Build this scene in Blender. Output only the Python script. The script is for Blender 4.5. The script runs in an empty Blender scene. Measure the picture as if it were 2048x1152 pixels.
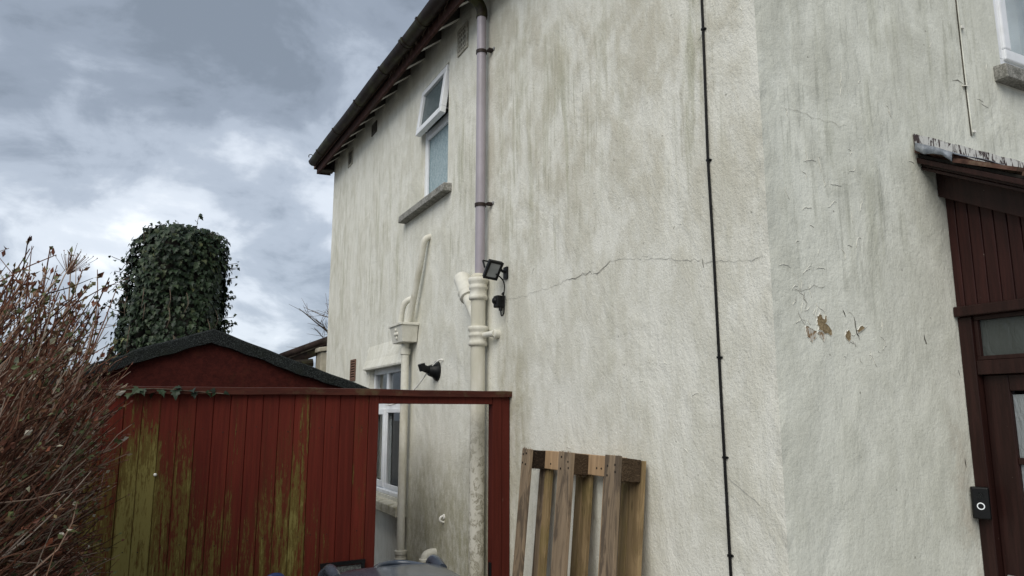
import bpy, bmesh, math, random
from mathutils import Vector, Matrix, noise as mnoise

R = math.radians
S = bpy.context.scene
COL = S.collection
random.seed(7)

# ------------------------------------------------------------------ camera
cam = bpy.data.cameras.new('camera'); camo = bpy.data.objects.new('camera', cam); COL.objects.link(camo)
cam.sensor_width = 36.0; cam.lens = 1450 / 2048 * 36.0
cam.clip_start = 0.05; cam.clip_end = 2000
camo.location = (-2.06, -1.95, 1.75)
camo.rotation_euler = (R(90 + 9.74), 0, R(-26.6))
S.camera = camo

# ------------------------------------------------------------------ sky and sun
SUN_EL, SUN_AZ = 42, 208          # degrees; azimuth clockwise from +Y (a veiled sun behind the viewer's left)
W = bpy.data.worlds.new('World'); S.world = W; W.use_nodes = True
wt = W.node_tree; wt.nodes.clear()
def wn(t, **k):
    n = wt.nodes.new(t)
    for a, b in k.items(): setattr(n, a, b)
    return n
def wmath(op, a, b=None, c=None, clamp=False):
    n = wn('ShaderNodeMath', operation=op, use_clamp=clamp)
    for i, v in enumerate((a, b, c)):
        if v is None: continue
        if isinstance(v, (int, float)): n.inputs[i].default_value = v
        else: wt.links.new(v, n.inputs[i])
    return n.outputs[0]
tc = wn('ShaderNodeTexCoord')
sep = wn('ShaderNodeSeparateXYZ'); wt.links.new(tc.outputs['Generated'], sep.inputs[0])
zz = wmath('ADD', wmath('MAXIMUM', sep.outputs['Z'], 0.0), 0.52)
comb = wn('ShaderNodeCombineXYZ')
wt.links.new(wmath('DIVIDE', sep.outputs['X'], zz), comb.inputs[0])
wt.links.new(wmath('DIVIDE', sep.outputs['Y'], zz), comb.inputs[1])
def wmap(loc, rot, scale):
    m = wn('ShaderNodeMapping'); wt.links.new(comb.outputs[0], m.inputs[0])
    m.inputs['Location'].default_value = loc; m.inputs['Rotation'].default_value = rot; m.inputs['Scale'].default_value = scale
    return m.outputs[0]
def wnoise(vec, scale, detail, rough, dist=0.0):
    n = wn('ShaderNodeTexNoise'); wt.links.new(vec, n.inputs['Vector'])
    n.inputs['Scale'].default_value = scale; n.inputs['Detail'].default_value = detail
    n.inputs['Roughness'].default_value = rough; n.inputs['Distortion'].default_value = dist
    return n.outputs['Fac']
CL = (-15.55, 2.45, 0.0)
warp = wn('ShaderNodeTexNoise'); wt.links.new(comb.outputs[0], warp.inputs['Vector']); warp.inputs['Scale'].default_value = 1.6; warp.inputs['Detail'].default_value = 3
n1 = wnoise(wmap(CL, (0, 0, R(-20)), (1.0, 1.15, 1)), 0.85, 5, 0.5, 0.5)
n2 = wnoise(wmap((CL[0] + 5, CL[1], 2), (0, 0, R(-35)), (1.0, 1.3, 1)), 2.2, 8, 0.56, 0.5)
n3 = wnoise(wmap((CL[0], CL[1] + 9, 5), (0, 0, R(10)), (1.0, 1.15, 1)), 6.5, 7, 0.58, 0.4)
mixv = wmath('ADD', wmath('ADD', wmath('MULTIPLY', n1, 0.40), wmath('MULTIPLY', n2, 0.38)), wmath('MULTIPLY', n3, 0.22))
rp = wn('ShaderNodeValToRGB'); wt.links.new(mixv, rp.inputs[0])
rp.color_ramp.interpolation = 'EASE'
e = rp.color_ramp.elements
e[0].position = 0.435; e[0].color = (0.155, 0.183, 0.222, 1)
e[1].position = 0.665; e[1].color = (0.72, 0.745, 0.765, 1)
for pos, c in ((0.48, (0.205, 0.238, 0.288, 1)), (0.535, (0.310, 0.350, 0.410, 1)), (0.595, (0.49, 0.53, 0.585, 1))):
    q = e.new(pos); q.color = c
sky = wn('ShaderNodeTexSky', sky_type='NISHITA'); sky.sun_disc = False
sky.sun_elevation = R(SUN_EL); sky.sun_rotation = R(SUN_AZ)
bg1 = wn('ShaderNodeBackground'); wt.links.new(sky.outputs[0], bg1.inputs[0]); bg1.inputs[1].default_value = 0.07
bg2 = wn('ShaderNodeBackground'); wt.links.new(rp.outputs[0], bg2.inputs[0]); bg2.inputs[1].default_value = 1.0
mx = wn('ShaderNodeMixShader'); mx.inputs[0].default_value = 0.9
wt.links.new(bg1.outputs[0], mx.inputs[1]); wt.links.new(bg2.outputs[0], mx.inputs[2])
wo = wn('ShaderNodeOutputWorld'); wt.links.new(mx.outputs[0], wo.inputs[0])

sun = bpy.data.lights.new('sun', 'SUN'); suno = bpy.data.objects.new('sun', sun); COL.objects.link(suno)
sun.energy = 1.5; sun.angle = R(50); sun.color = (1.0, 0.955, 0.88)
sd = Vector((math.sin(R(SUN_AZ + 20)) * math.cos(R(SUN_EL)), math.cos(R(SUN_AZ + 20)) * math.cos(R(SUN_EL)), math.sin(R(SUN_EL))))
suno.rotation_euler = sd.to_track_quat('Z', 'Y').to_euler()
sky.sun_rotation = R(SUN_AZ + 20)
suno.location = (-4, -6, 8)

S.view_settings.view_transform = 'Standard'; S.view_settings.look = 'None'
S.view_settings.exposure = 0.74; S.view_settings.gamma = 1.0; S.view_settings.use_curve_mapping = False

# ------------------------------------------------------------------ mesh helpers
class MB:
    def __init__(s): s.v = []; s.f = []; s.m = []
    def add(s, vs, fs, mi=0):
        b = len(s.v); s.v += [tuple(v) for v in vs]
        for f in fs: s.f.append(tuple(b + i for i in f)); s.m.append(mi)
        return s
    def box(s, x0, x1, y0, y1, z0, z1, mi=0):
        if x0 > x1: x0, x1 = x1, x0
        if y0 > y1: y0, y1 = y1, y0
        if z0 > z1: z0, z1 = z1, z0
        vs = [(x, y, z) for z in (z0, z1) for x, y in ((x0, y0), (x1, y0), (x1, y1), (x0, y1))]
        return s.add(vs, [(3, 2, 1, 0), (4, 5, 6, 7), (0, 1, 5, 4), (1, 2, 6, 5), (2, 3, 7, 6), (3, 0, 4, 7)], mi)
    def hexa(s, bottom, top, mi=0):          # two rings of 4 points
        return s.add(list(bottom) + list(top), [(3, 2, 1, 0), (4, 5, 6, 7), (0, 1, 5, 4), (1, 2, 6, 5), (2, 3, 7, 6), (3, 0, 4, 7)], mi)
    def prism(s, poly, d, mi=0):             # polygon extruded along d
        d = Vector(d); n = len(poly); a = [Vector(p) for p in poly]
        vs = a + [p + d for p in a]
        fs = [tuple(range(n)), tuple(range(2 * n - 1, n - 1, -1))]
        fs += [(i, i + n, (i + 1) % n + n, (i + 1) % n) for i in range(n)]
        return s.add(vs, fs, mi)
    def tube(s, path, r, n=10, cap=True, mi=0):
        P = [Vector(p) for p in path]; k = len(P)
        rs = r if isinstance(r, (list, tuple)) else [r] * k
        prev = None; rings = []
        for i in range(k):
            t = (P[min(i + 1, k - 1)] - P[max(i - 1, 0)])
            if t.length < 1e-9: t = Vector((0, 0, 1))
            t.normalize()
            if prev is None:
                u = t.orthogonal().normalized()
            else:
                u = prev - t * prev.dot(t)
                u = u.normalized() if u.length > 1e-6 else t.orthogonal().normalized()
            prev = u; w = t.cross(u)
            rings.append([P[i] + (u * math.cos(2 * math.pi * j / n) + w * math.sin(2 * math.pi * j / n)) * rs[i] for j in range(n)])
        vs = [v for rg in rings for v in rg]
        fs = [(i * n + j, i * n + (j + 1) % n, (i + 1) * n + (j + 1) % n, (i + 1) * n + j) for i in range(k - 1) for j in range(n)]
        if cap:
            fs.append(tuple(range(n - 1, -1, -1))); fs.append(tuple((k - 1) * n + j for j in range(n)))
        return s.add(vs, fs, mi)
    def lathe(s, prof, c, axis=(0, 0, 1), n=20, mi=0):   # prof = [(r, h)]
        ax = Vector(axis).normalized(); c = Vector(c)
        return s.tube([c + ax * h for r, h in prof], [max(r, 1e-4) for r, h in prof], n, True, mi)
    def mesh(s, name):
        me = bpy.data.meshes.new(name); me.from_pydata(s.v, [], s.f); me.update()
        return me
    def build(s, name, mats, parent=None, smooth=False, bevel=0, recalc=True, auto=None):
        me = s.mesh(name)
        mats = mats if isinstance(mats, (list, tuple)) else [mats]
        for m in mats: me.materials.append(m)
        for p, i in zip(me.polygons, s.m): p.material_index = i
        if recalc:
            bm = bmesh.new(); bm.from_mesh(me); bmesh.ops.recalc_face_normals(bm, faces=bm.faces); bm.to_mesh(me); bm.free()
        return put(name, me, parent, smooth, bevel, auto)

def put(name, me, parent=None, smooth=False, bevel=0, auto=None):
    o = bpy.data.objects.new(name, me); COL.objects.link(o)
    if parent is not None:
        o.parent = parent
        if parent.type == 'EMPTY' and not parent.get('_local'):
            o.matrix_parent_inverse = Matrix.Translation(-parent.location)
    if smooth:
        for p in me.polygons: p.use_smooth = True
        if auto:
            md = o.modifiers.new('e', 'EDGE_SPLIT'); md.split_angle = R(auto)
    if bevel:
        b = o.modifiers.new('b', 'BEVEL'); b.width = bevel; b.segments = 2; b.limit_method = 'ANGLE'; b.angle_limit = R(40)
        b.harden_normals = False
    return o

def tag(o, label=None, cat=None, group=None, kind=None):
    if label: o['label'] = label
    if cat: o['category'] = cat
    if group: o['group'] = group
    if kind: o['kind'] = kind
    return o

def thing(name, label, cat, loc=(0, 0, 0), group=None):
    o = bpy.data.objects.new(name, None); COL.objects.link(o); o.location = loc
    o.empty_display_size = 0.1
    return tag(o, label, cat, group)

def smoothpath(pts, k=6):           # Catmull-Rom
    P = [Vector(p) for p in pts]; out = []
    for i in range(len(P) - 1):
        a = P[max(i - 1, 0)]; b = P[i]; c = P[i + 1]; d = P[min(i + 2, len(P) - 1)]
        for j in range(k):
            t = j / k
            out.append(0.5 * ((2 * b) + (c - a) * t + (2 * a - 5 * b + 4 * c - d) * t * t + (3 * b - a - 3 * c + d) * t ** 3))
    out.append(P[-1]); return out

# ------------------------------------------------------------------ materials
class G:
    def __init__(s, name, rough=0.8, spec=0.3):
        s.m = bpy.data.materials.new(name); s.m.use_nodes = True; s.t = s.m.node_tree
        s.b = s.t.nodes['Principled BSDF']; s.b.inputs['Roughness'].default_value = rough
        s.b.inputs['Specular IOR Level'].default_value = spec
        s._co = None
    def n(s, t, **k):
        n = s.t.nodes.new(t)
        for a, b in k.items(): setattr(n, a, b)
        return n
    def link(s, a, b): s.t.links.new(a, b)
    def put(s, sock, v):
        if isinstance(v, bpy.types.NodeSocket): s.link(v, sock)
        elif isinstance(v, (tuple, list)):
            sock.default_value = tuple(v) + (1,) if len(sock.default_value) == 4 and len(v) == 3 else tuple(v)
        else: sock.default_value = v
    @property
    def co(s):
        if s._co is None: s._co = s.n('ShaderNodeTexCoord').outputs['Object']
        return s._co
    def rand(s): return s.n('ShaderNodeObjectInfo').outputs['Random']
    def island(s): return s.n('ShaderNodeNewGeometry').outputs['Random Per Island']
    def map(s, scale=(1, 1, 1), loc=(0, 0, 0), rot=(0, 0, 0), vec=None):
        m = s.n('ShaderNodeMapping'); s.link(vec or s.co, m.inputs[0])
        m.inputs['Scale'].default_value = scale; m.inputs['Location'].default_value = loc; m.inputs['Rotation'].default_value = rot
        return m.outputs[0]
    def offs(s, amount=37.0):                 # object coordinates shifted per object
        v = s.n('ShaderNodeVectorMath', operation='ADD'); s.link(s.co, v.inputs[0])
        q = s.n('ShaderNodeMath', operation='MULTIPLY'); s.link(s.rand(), q.inputs[0]); q.inputs[1].default_value = amount
        s.link(q.outputs[0], v.inputs[1]); return v.outputs[0]
    def noise(s, scale, detail=4, rough=0.55, vec=None, dist=0.0):
        n = s.n('ShaderNodeTexNoise'); s.link(vec or s.co, n.inputs['Vector'])
        n.inputs['Scale'].default_value = scale; n.inputs['Detail'].default_value = detail
        n.inputs['Roughness'].default_value = rough; n.inputs['Distortion'].default_value = dist
        return n.outputs['Fac']
    def voro(s, scale, feature='F1', vec=None, out='Distance'):
        n = s.n('ShaderNodeTexVoronoi', feature=feature); s.link(vec or s.co, n.inputs['Vector']); n.inputs['Scale'].default_value = scale
        return n.outputs[out]
    def math(s, op, a, b=None, c=None, clamp=False):
        n = s.n('ShaderNodeMath', operation=op, use_clamp=clamp)
        for i, v in enumerate((a, b, c)):
            if v is not None: s.put(n.inputs[i], v)
        return n.outputs[0]
    def step(s, x, a, b, to0=0.0, to1=1.0):
        n = s.n('ShaderNodeMapRange', interpolation_type='SMOOTHSTEP'); s.put(n.inputs['Value'], x)
        n.inputs['From Min'].default_value = a; n.inputs['From Max'].default_value = b
        n.inputs['To Min'].default_value = to0; n.inputs['To Max'].default_value = to1
        return n.outputs[0]
    def mix(s, f, a, b, mode='MIX'):
        n = s.n('ShaderNodeMix', data_type='RGBA', blend_type=mode)
        s.put(n.inputs[0], f); s.put(n.inputs[6], a); s.put(n.inputs[7], b); return n.outputs[2]
    def ramp(s, x, stops):
        n = s.n('ShaderNodeValToRGB'); s.put(n.inputs[0], x); el = n.color_ramp.elements
        el[0].position = stops[0][0]; el[0].color = tuple(stops[0][1]) + (1,)
        el[1].position = stops[-1][0]; el[1].color = tuple(stops[-1][1]) + (1,)
        for p, c in stops[1:-1]:
            q = el.new(p); q.color = tuple(c) + (1,)
        return n.outputs[0]
    def xyz(s):
        q = s.n('ShaderNodeSeparateXYZ'); s.link(s.co, q.inputs[0]); return q.outputs
    def col(s, c): s.put(s.b.inputs['Base Color'], c); return s
    def rough(s, c): s.put(s.b.inputs['Roughness'], c); return s
    def bump(s, h, strength=0.3, dist=0.01):
        b = s.n('ShaderNodeBump'); b.inputs['Strength'].default_value = strength; b.inputs['Distance'].default_value = dist
        s.put(b.inputs['Height'], h)
        prev = s.b.inputs['Normal']
        if prev.is_linked: s.link(prev.links[0].from_socket, b.inputs['Normal'])
        s.link(b.outputs[0], prev); return s
    def blob(s, axis_sock, z, a0, z0, ra, rz):   # soft elliptical mask on a wall
        da = s.math('DIVIDE', s.math('SUBTRACT', axis_sock, a0), ra)
        dz = s.math('DIVIDE', s.math('SUBTRACT', z, z0), rz)
        d = s.math('SQRT', s.math('ADD', s.math('MULTIPLY', da, da), s.math('MULTIPLY', dz, dz)))
        return s.step(d, 1.15, 0.1)

def render_wall(name, side):
    g = G(name, 0.9, 0.15)
    x, y, z = g.xyz()
    L = side == 'left'
    a = y if L else x
    tilt = (R(24), 0, 0) if L else (0, R(-10), 0)
    pat = g.noise(2.7, 5, 0.55, g.map((1, 1, 0.72), (3, 2, 5), tilt), 0.5)       # hand-sized blotches
    mott = g.noise(11, 6, 0.62, g.map((1, 1, 0.6), (1, 4, 2), tilt))
    st = g.noise(1.0, 5, 0.6, g.map((38, 38, 3.2), (3, 5, 1)), 0.35)               # short rain streaks
    st2 = g.noise(1.0, 4, 0.6, g.map((11, 11, 0.9), (7, 1, 1)), 0.6)               # wider, longer runs
    fine = g.noise(95, 3, 0.62)
    if L:
        base = (0.680, 0.668, 0.578); pale = (0.775, 0.765, 0.685); grime = (0.455, 0.415, 0.315); green = (0.345, 0.345, 0.225); grey = (0.44, 0.44, 0.40)
    else:
        base = (0.665, 0.672, 0.588); pale = (0.750, 0.757, 0.675); grime = (0.43, 0.425, 0.36); green = (0.40, 0.405, 0.295); grey = (0.40, 0.41, 0.375)
    c = g.mix(g.step(g.math('ADD', g.math('MULTIPLY', pat, .55), g.math('MULTIPLY', mott, .45)), 0.40, 0.60), pale, base)
    c = g.mix(g.step(fine, 0.46, 0.74, 0, 0.30), c, grey)
    blot = g.step(g.math('ADD', g.math('MULTIPLY', pat, .62), g.math('MULTIPLY', mott, .38)), 0.42, 0.66)
    short = g.step(g.math('ADD', g.math('MULTIPLY', st, .72), g.math('MULTIPLY', mott, .28)), 0.52, 0.64)
    runs = g.step(g.math('ADD', g.math('MULTIPLY', st2, .7), g.math('MULTIPLY', st, .3)), 0.47, 0.66)
    def spots(lst):
        r_ = None
        for q in lst:
            q = g.blob(a, z, *q); r_ = q if r_ is None else g.math('MAXIMUM', r_, q)
        return r_
    if L:
        near = g.step(a, 2.75, 2.35)
        up = g.step(z, 2.0, 3.3)
        c = g.mix(g.math('MULTIPLY', blot, g.math('ADD', g.math('MULTIPLY', g.math('MULTIPLY', near, up), .40), .14)), c, grime)
        dirty = spots([(2.95, 3.55, .36, .85), (5.4, 3.5, 1.1, 1.2), (7.0, 3.5, .7, 1.6), (2.15, 3.5, .35, 1.4), (0.38, 3.3, .22, .9), (1.5, 3.3, .8, .9), (4.55, 3.1, .45, .5), (3.15, 3.0, .22, .6)])
        c = g.mix(g.math('MULTIPLY', runs, g.math('ADD', g.math('MULTIPLY', dirty, .42), .12)), c, green)
        c = g.mix(g.math('MULTIPLY', short, g.math('ADD', g.math('MULTIPLY', dirty, .30), .08)), c, (0.33, 0.32, 0.255))
        beside = spots([(2.08, 1.70, .22, .75), (2.30, 2.0, .10, .7)])
        c = g.mix(g.math('MULTIPLY', beside, g.step(g.math('ADD', g.math('MULTIPLY', mott, .5), g.math('MULTIPLY', st2, .5)), .38, .6, .25, .75)), c, (0.40, 0.37, 0.26))
        # splash zone low down round the soil stack, mottled algae
        low = g.math('MULTIPLY', g.step(z, 1.75, 0.85), g.step(a, 1.9, 2.4)); low = g.math('MULTIPLY', low, g.step(a, 4.6, 3.9))
        m4 = g.noise(30, 6, 0.7, g.map((1, 1, .55), (2, 2, 2)))
        c = g.mix(g.math('MULTIPLY', low, g.step(g.math('ADD', g.math('MULTIPLY', mott, .45), g.math('MULTIPLY', m4, .55)), 0.36, 0.60, 0.25, 0.82)), c, (0.375, 0.355, 0.235))
    else:
        dirty = spots([(0.28, 3.0, 0.40, 1.1), (0.75, 3.35, 0.5, 0.9), (0.38, 2.45, 0.38, 0.5), (1.25, 3.5, 0.35, 0.6), (1.55, 3.15, 0.25, 0.3), (0.65, 2.6, 0.35, 0.4), (.9, 3.9, .8, .6)])
        c = g.mix(g.math('MULTIPLY', blot, g.math('ADD', g.math('MULTIPLY', dirty, .30), .14)), c, grime)
        c = g.mix(g.math('MULTIPLY', runs, g.math('ADD', g.math('MULTIPLY', dirty, .30), .08)), c, green)
        c = g.mix(g.math('MULTIPLY', short, g.math('ADD', g.math('MULTIPLY', dirty, .42), .05)), c, (0.34, 0.345, 0.30))
        c = g.mix(g.math('MULTIPLY', spots([(1.02, 1.35, .10, .7)]), g.step(mott, .4, .65, 0, .5)), c, (0.47, 0.41, 0.33))
    pin = g.step(g.voro(8, vec=g.map((1, 1, 1), (4, 1, 2))), 0.05, 0.025)
    c = g.mix(g.math('MULTIPLY', pin, 0.6), c, (0.16, 0.15, 0.12))
    g.col(c)
    g.bump(pat, 0.5, 0.05)
    if L:
        g.bump(g.noise(52, 5, 0.72, g.map((1, 1, .8), rot=tilt)), 0.48, 0.010); g.bump(fine, 0.5, 0.005)
    else:
        g.bump(mott, 0.35, 0.012); g.bump(g.noise(60, 5, 0.7), 0.5, 0.006)
    return g.m

M = {}
M['wall_l'] = render_wall('rough_cream_render_side', 'left')
M['wall_r'] = render_wall('cream_render_front', 'right')
def simple(name, c, rough=0.6, spec=0.4, var=0.25, scale=20, bump=0.15, bd=0.004, dirt=None, dscale=6, damt=0.5, streak=None):
    g = G(name, rough, spec)
    n = g.noise(scale, 5, 0.6, g.offs())
    lo = tuple(v * (1 - var) for v in c); hi = tuple(min(1, v * (1 + var)) for v in c)
    k = g.mix(g.step(n, 0.3, 0.7), lo, hi)
    if dirt:
        d = g.noise(dscale, 6, 0.65, g.map(streak or (1, 1, 1), vec=g.offs()))
        k = g.mix(g.step(d, 0.45, 0.68, 0, damt), k, dirt)
    g.col(k); g.bump(n, bump, bd); M[name] = g.m; return g.m
simple('white_plastic', (0.80, 0.82, 0.84), 0.32, 0.5, 0.03, 8, 0.02, 0.002, (0.50, 0.51, 0.47), 9, 0.25)
simple('mauve_plastic', (0.34, 0.31, 0.345), 0.42, 0.5, 0.06, 6, 0.03, 0.002, (0.22, 0.20, 0.19), 5, 0.4, (1, 1, .25))
simple('dark_clip', (0.028, 0.018, 0.015), 0.55, 0.25)
simple('cream_iron', (0.66, 0.645, 0.565), 0.55, 0.35, 0.06, 30, 0.25, 0.003, (0.40, 0.37, 0.27), 9, 0.5, (1, 1, .3))
g = G('flaky_iron', 0.7, 0.2)
n = g.noise(28, 6, 0.7, g.map((1, 1, .8)), 0.6); z = g.xyz()[2]
low = g.step(z, 1.9, 1.3)
c = g.mix(g.step(g.noise(5, 5, .6, g.map((1, 1, .35))), .42, .65, 0, .6), (0.62, 0.60, 0.52), (0.44, 0.42, 0.32))
fl = g.math('MULTIPLY', low, g.step(n, .47, .54))
c = g.mix(g.math('MULTIPLY', fl, .75), c, (0.40, 0.38, 0.30)); c = g.mix(g.math('MULTIPLY', g.math('MULTIPLY', low, g.step(n, .54, .56)), g.step(n, .60, .57)), c, (0.24, 0.22, 0.165))
g.col(c); g.bump(n, .5, .004); M['flaky_iron'] = g.m
simple('black_plastic', (0.006, 0.0065, 0.007), 0.45, 0.25, 0.2, 30, 0.05)
simple('black_cable', (0.006, 0.006, 0.006), 0.6, 0.2, 0.2)
simple('white_cable', (0.80, 0.79, 0.74), 0.5, 0.4, 0.1)
simple('concrete_sill', (0.27, 0.265, 0.24), 0.95, 0.15, 0.45, 90, 0.9, 0.006, (0.10, 0.10, 0.085), 14, 0.7)
simple('painted_sill', (0.55, 0.525, 0.43), 0.85, 0.2, 0.15, 60, 0.6, 0.005, (0.25, 0.23, 0.13), 10, 0.7)
simple('terracotta', (0.15, 0.085, 0.06), 0.85, 0.2, 0.25, 40, 0.3)
simple('vent_cream', (0.42, 0.40, 0.33), 0.85, 0.2, 0.25, 40, 0.3, 0.004, (0.2, .19, .15), 12, .6)
simple('void', (0.008, 0.008, 0.008), 0.95, 0.05, 0.1)
simple('gutter_brown', (0.018, 0.010, 0.0075), 0.55, 0.22, 0.35, 14, 0.2, 0.003, (0.055, 0.058, 0.022), 7, 0.75, (1, .4, 1))
simple('fascia_red', (0.052, 0.024, 0.019), 0.8, 0.12, 0.35, 16, 0.5, 0.004, (0.035, 0.025, 0.02), 9, 0.8, (1, .3, 1))
simple('rafter_dark', (0.085, 0.078, 0.065), 0.85, 0.2, 0.3, 20)
simple('rafter_pale', (0.75, 0.74, 0.68), 0.8, 0.2, 0.15, 20)
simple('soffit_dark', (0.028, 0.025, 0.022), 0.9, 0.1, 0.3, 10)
simple('roof_tile', (0.085, 0.044, 0.033), 0.9, 0.2, 0.45, 25, 0.6, 0.006, (0.20, 0.15, 0.10), 16, 0.7)
simple('far_tile', (0.042, 0.029, 0.025), 0.9, 0.2, 0.4, 6, 0.3, 0.006, (0.13, 0.12, 0.09), 5, 0.6)
simple('far_wall', (0.52, 0.48, 0.38), 0.9, 0.15, 0.15, 6, 0.3, 0.006, (0.25, .22, .14), 4, .5)
g = G('lead', 0.5, 0.5); n = g.noise(22, 6, .7)
g.col(g.mix(g.step(n, .4, .66), (0.16, 0.18, 0.21), (0.33, 0.355, 0.39))); g.b.inputs['Metallic'].default_value = 0.35; g.bump(n, .4, .006); M['lead'] = g.m
g = G('flaky_flashing', 0.8, 0.2)
n = g.noise(1, 5, .65, g.map((42, 42, 13)), .8); x = g.xyz()[0]
n = g.math('ADD', n, g.step(x, 1.02, .92, 0, .10))
g.col(g.mix(g.step(n, .50, .54), (0.56, 0.555, 0.52), (0.060, 0.044, 0.042))); g.bump(n, .7, -.006); M['flaky_flashing'] = g.m
# brown porch joinery
def brown(name, c, rough=.42):
    g = G(name, rough, 0.22); n = g.noise(1, 6, .65, g.map((40, 40, 3), vec=g.offs(11)), .4)
    n2 = g.noise(35, 4, .6, g.offs(5))
    k = g.mix(g.step(n, .35, .7), tuple(v * .7 for v in c), tuple(v * 1.25 for v in c))
    k = g.mix(g.step(n2, .72, .78, 0, .6), k, (0.30, 0.25, 0.21))
    g.col(k); g.bump(n, .35, .003); M[name] = g.m
brown('porch_brown', (0.025, 0.0100, 0.0082)); brown('porch_board', (0.034, 0.0105, 0.0088), .45)
# red boards with algae
def redwood(name, c, algae_amt, seedloc, boards=True):
    g = G(name, 0.65, 0.13)
    x, y, z = g.xyz()
    grain = g.noise(1, 6, .65, g.map((60, 60, 2.2), vec=g.offs(13)), .5)
    per = g.step(g.rand(), 0, 1, .88, 1.12)
    k = g.mix(g.step(grain, .3, .72), tuple(v * .78 for v in c), tuple(v * 1.15 for v in c))
    k = g.mix(1.0, k, (1, 1, 1), 'MULTIPLY')
    hs = g.n('ShaderNodeHueSaturation'); g.put(hs.inputs['Color'], k); g.put(hs.inputs['Value'], per); k = hs.outputs[0]
    wear = g.noise(1, 6, .7, g.map((45, 45, 6), (2, 7, 1)), .3)
    k = g.mix(g.step(wear, .66, .74, 0, .35), k, (0.20, 0.12, 0.09))
    if algae_amt:
        s1 = g.noise(1, 6, .6, g.map((6.5, 6.5, 1.3), seedloc), .5)
        s2 = g.noise(1, 7, .7, g.map((46, 46, 1.9), (1, 3, 2)), 1.1)
        s3 = g.noise(1, 5, .75, g.map((150, 150, 26), (1, 3, 2)), .4)
        left = g.step(x, -1.2, -2.3)                 # growth thickest in the damp corner by the shrub
        lowz = g.step(z, 1.86, 0.85)
        b2 = g.blob(x, z, -1.95, 1.12, .34, .85)
        b3 = g.blob(x, z, -1.40, 0.90, .24, .80)
        b4 = g.blob(x, z, -1.16, 0.70, .14, .6)
        am = g.math('ADD', g.math('ADD', g.math('MULTIPLY', g.math('MULTIPLY', left, lowz), .095), g.math('MULTIPLY', b2, .105)), g.math('ADD', g.math('MULTIPLY', b3, .135), g.math('MULTIPLY', b4, .09)))
        rndb = g.math('MULTIPLY', g.math('SUBTRACT', g.rand(), .5), .11)
        tot = g.math('ADD', g.math('ADD', g.math('ADD', g.math('MULTIPLY', s1, .36), g.math('MULTIPLY', s2, .38)), g.math('MULTIPLY', s3, .28)), g.math('ADD', am, rndb))
        k = g.mix(g.step(tot, .51, .66, 0, .40), k, (0.062, 0.040, 0.012))
        br = g.noise(1, 6, .72, g.map((70, 70, 14), (5, 5, 5)), .8); tot = g.math('ADD', tot, g.math('MULTIPLY', g.math('SUBTRACT', br, .5), .22))
        k = g.mix(g.step(tot, .60, .64, 0, .75), k, (0.120, 0.100, 0.025))
        k = g.mix(g.step(tot, .665, .72, 0, .8), k, (0.225, 0.195, 0.062))
        g.bump(g.step(tot, .60, .74), .3, .003)
    g.col(k); g.bump(grain, .45, .003); M[name] = g.m
redwood('fence_red', (0.108, 0.0170, 0.0104), 1, (2.2, 0, .7))
redwood('frame_red', (0.084, 0.0155, 0.0100), 0, (0, 0, 0))
g = G('cap_red', 0.75, 0.12); n = g.noise(1, 6, .7, g.map((5, 40, 40)), .4); n2 = g.noise(7, 6, .7)
c = g.mix(g.step(n, .3, .7), (0.048, 0.015, 0.011), (0.085, 0.026, 0.018)); c = g.mix(g.step(n2, .5, .7, 0, .7), c, (0.10, 0.085, 0.045)); g.col(c); g.bump(n, .5, .004); M['cap_red'] = g.m
g = G('shed_red', 0.9, 0.06); n = g.noise(30, 6, .75); n2 = g.noise(2.6, 6, .65, g.map((1, 1, .8), (5, 1, 2)))
c = g.mix(g.step(n, .3, .72), (0.038, 0.0100, 0.0085), (0.068, 0.0165, 0.0125)); c = g.mix(g.step(n2, .52, .72, 0, .6), c, (0.075, 0.052, 0.018)); g.col(c); g.bump(n, .8, .01); M['shed_red'] = g.m
g = G('roof_felt', 0.95, 0.1); n = g.noise(170, 3, .6); n2 = g.noise(5, 6, .65)
c = g.ramp(n, [(.36, (0.007, 0.008, 0.008)), (.52, (0.018, 0.021, 0.021)), (.74, (0.085, 0.095, 0.092))]); c = g.mix(g.step(n2, .5, .72, 0, .5), c, (0.020, 0.024, 0.016)); g.col(c); g.bump(n, .9, .006); g.bump(n2, .6, .03); M['roof_felt'] = g.m
# pallet timber
def timber(name, c, dark, amt, green=0.0):
    g = G(name, 0.85, 0.15); v = g.offs(19)
    gr = g.noise(1, 6, .62, g.map((30, 30, 1.3), vec=v), 1.2); gr2 = g.noise(1, 5, .7, g.map((120, 120, 5), vec=v), .4)
    pt = g.noise(1, 5, .65, g.map((13, 13, 3.2), vec=v), 1.0)
    k = g.mix(g.step(gr, .32, .70), tuple(q * .66 for q in c), c); k = g.mix(g.step(gr2, .52, .72, 0, .45), k, tuple(q * .45 for q in c))
    k = g.mix(g.step(pt, .46, .60, 0, amt), k, dark); kn = g.voro(1, vec=g.map((22, 22, 5), vec=v)); k = g.mix(g.step(kn, .16, .06, 0, .75), k, tuple(q * .22 for q in c))
    if green: k = g.mix(g.step(g.noise(6, 5, .6, v), .45, .7, 0, green), k, (0.17, 0.145, 0.04))
    g.col(k); g.bump(gr, .4, .004); g.bump(gr2, .4, .003); M[name] = g.m
timber('timber_grey', (0.30, 0.225, 0.15), (0.085, 0.066, 0.05), .8)
timber('timber_fresh', (0.46, 0.31, 0.18), (0.33, 0.21, 0.11), .3)
timber('timber_tan', (0.33, 0.235, 0.125), (0.13, 0.09, 0.045), .6, .35)
g = G('chip_block', 0.95, 0.1); n = g.noise(55, 6, .75, g.map((1, 1, 2.5), vec=g.offs(3)), 1.5)
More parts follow.
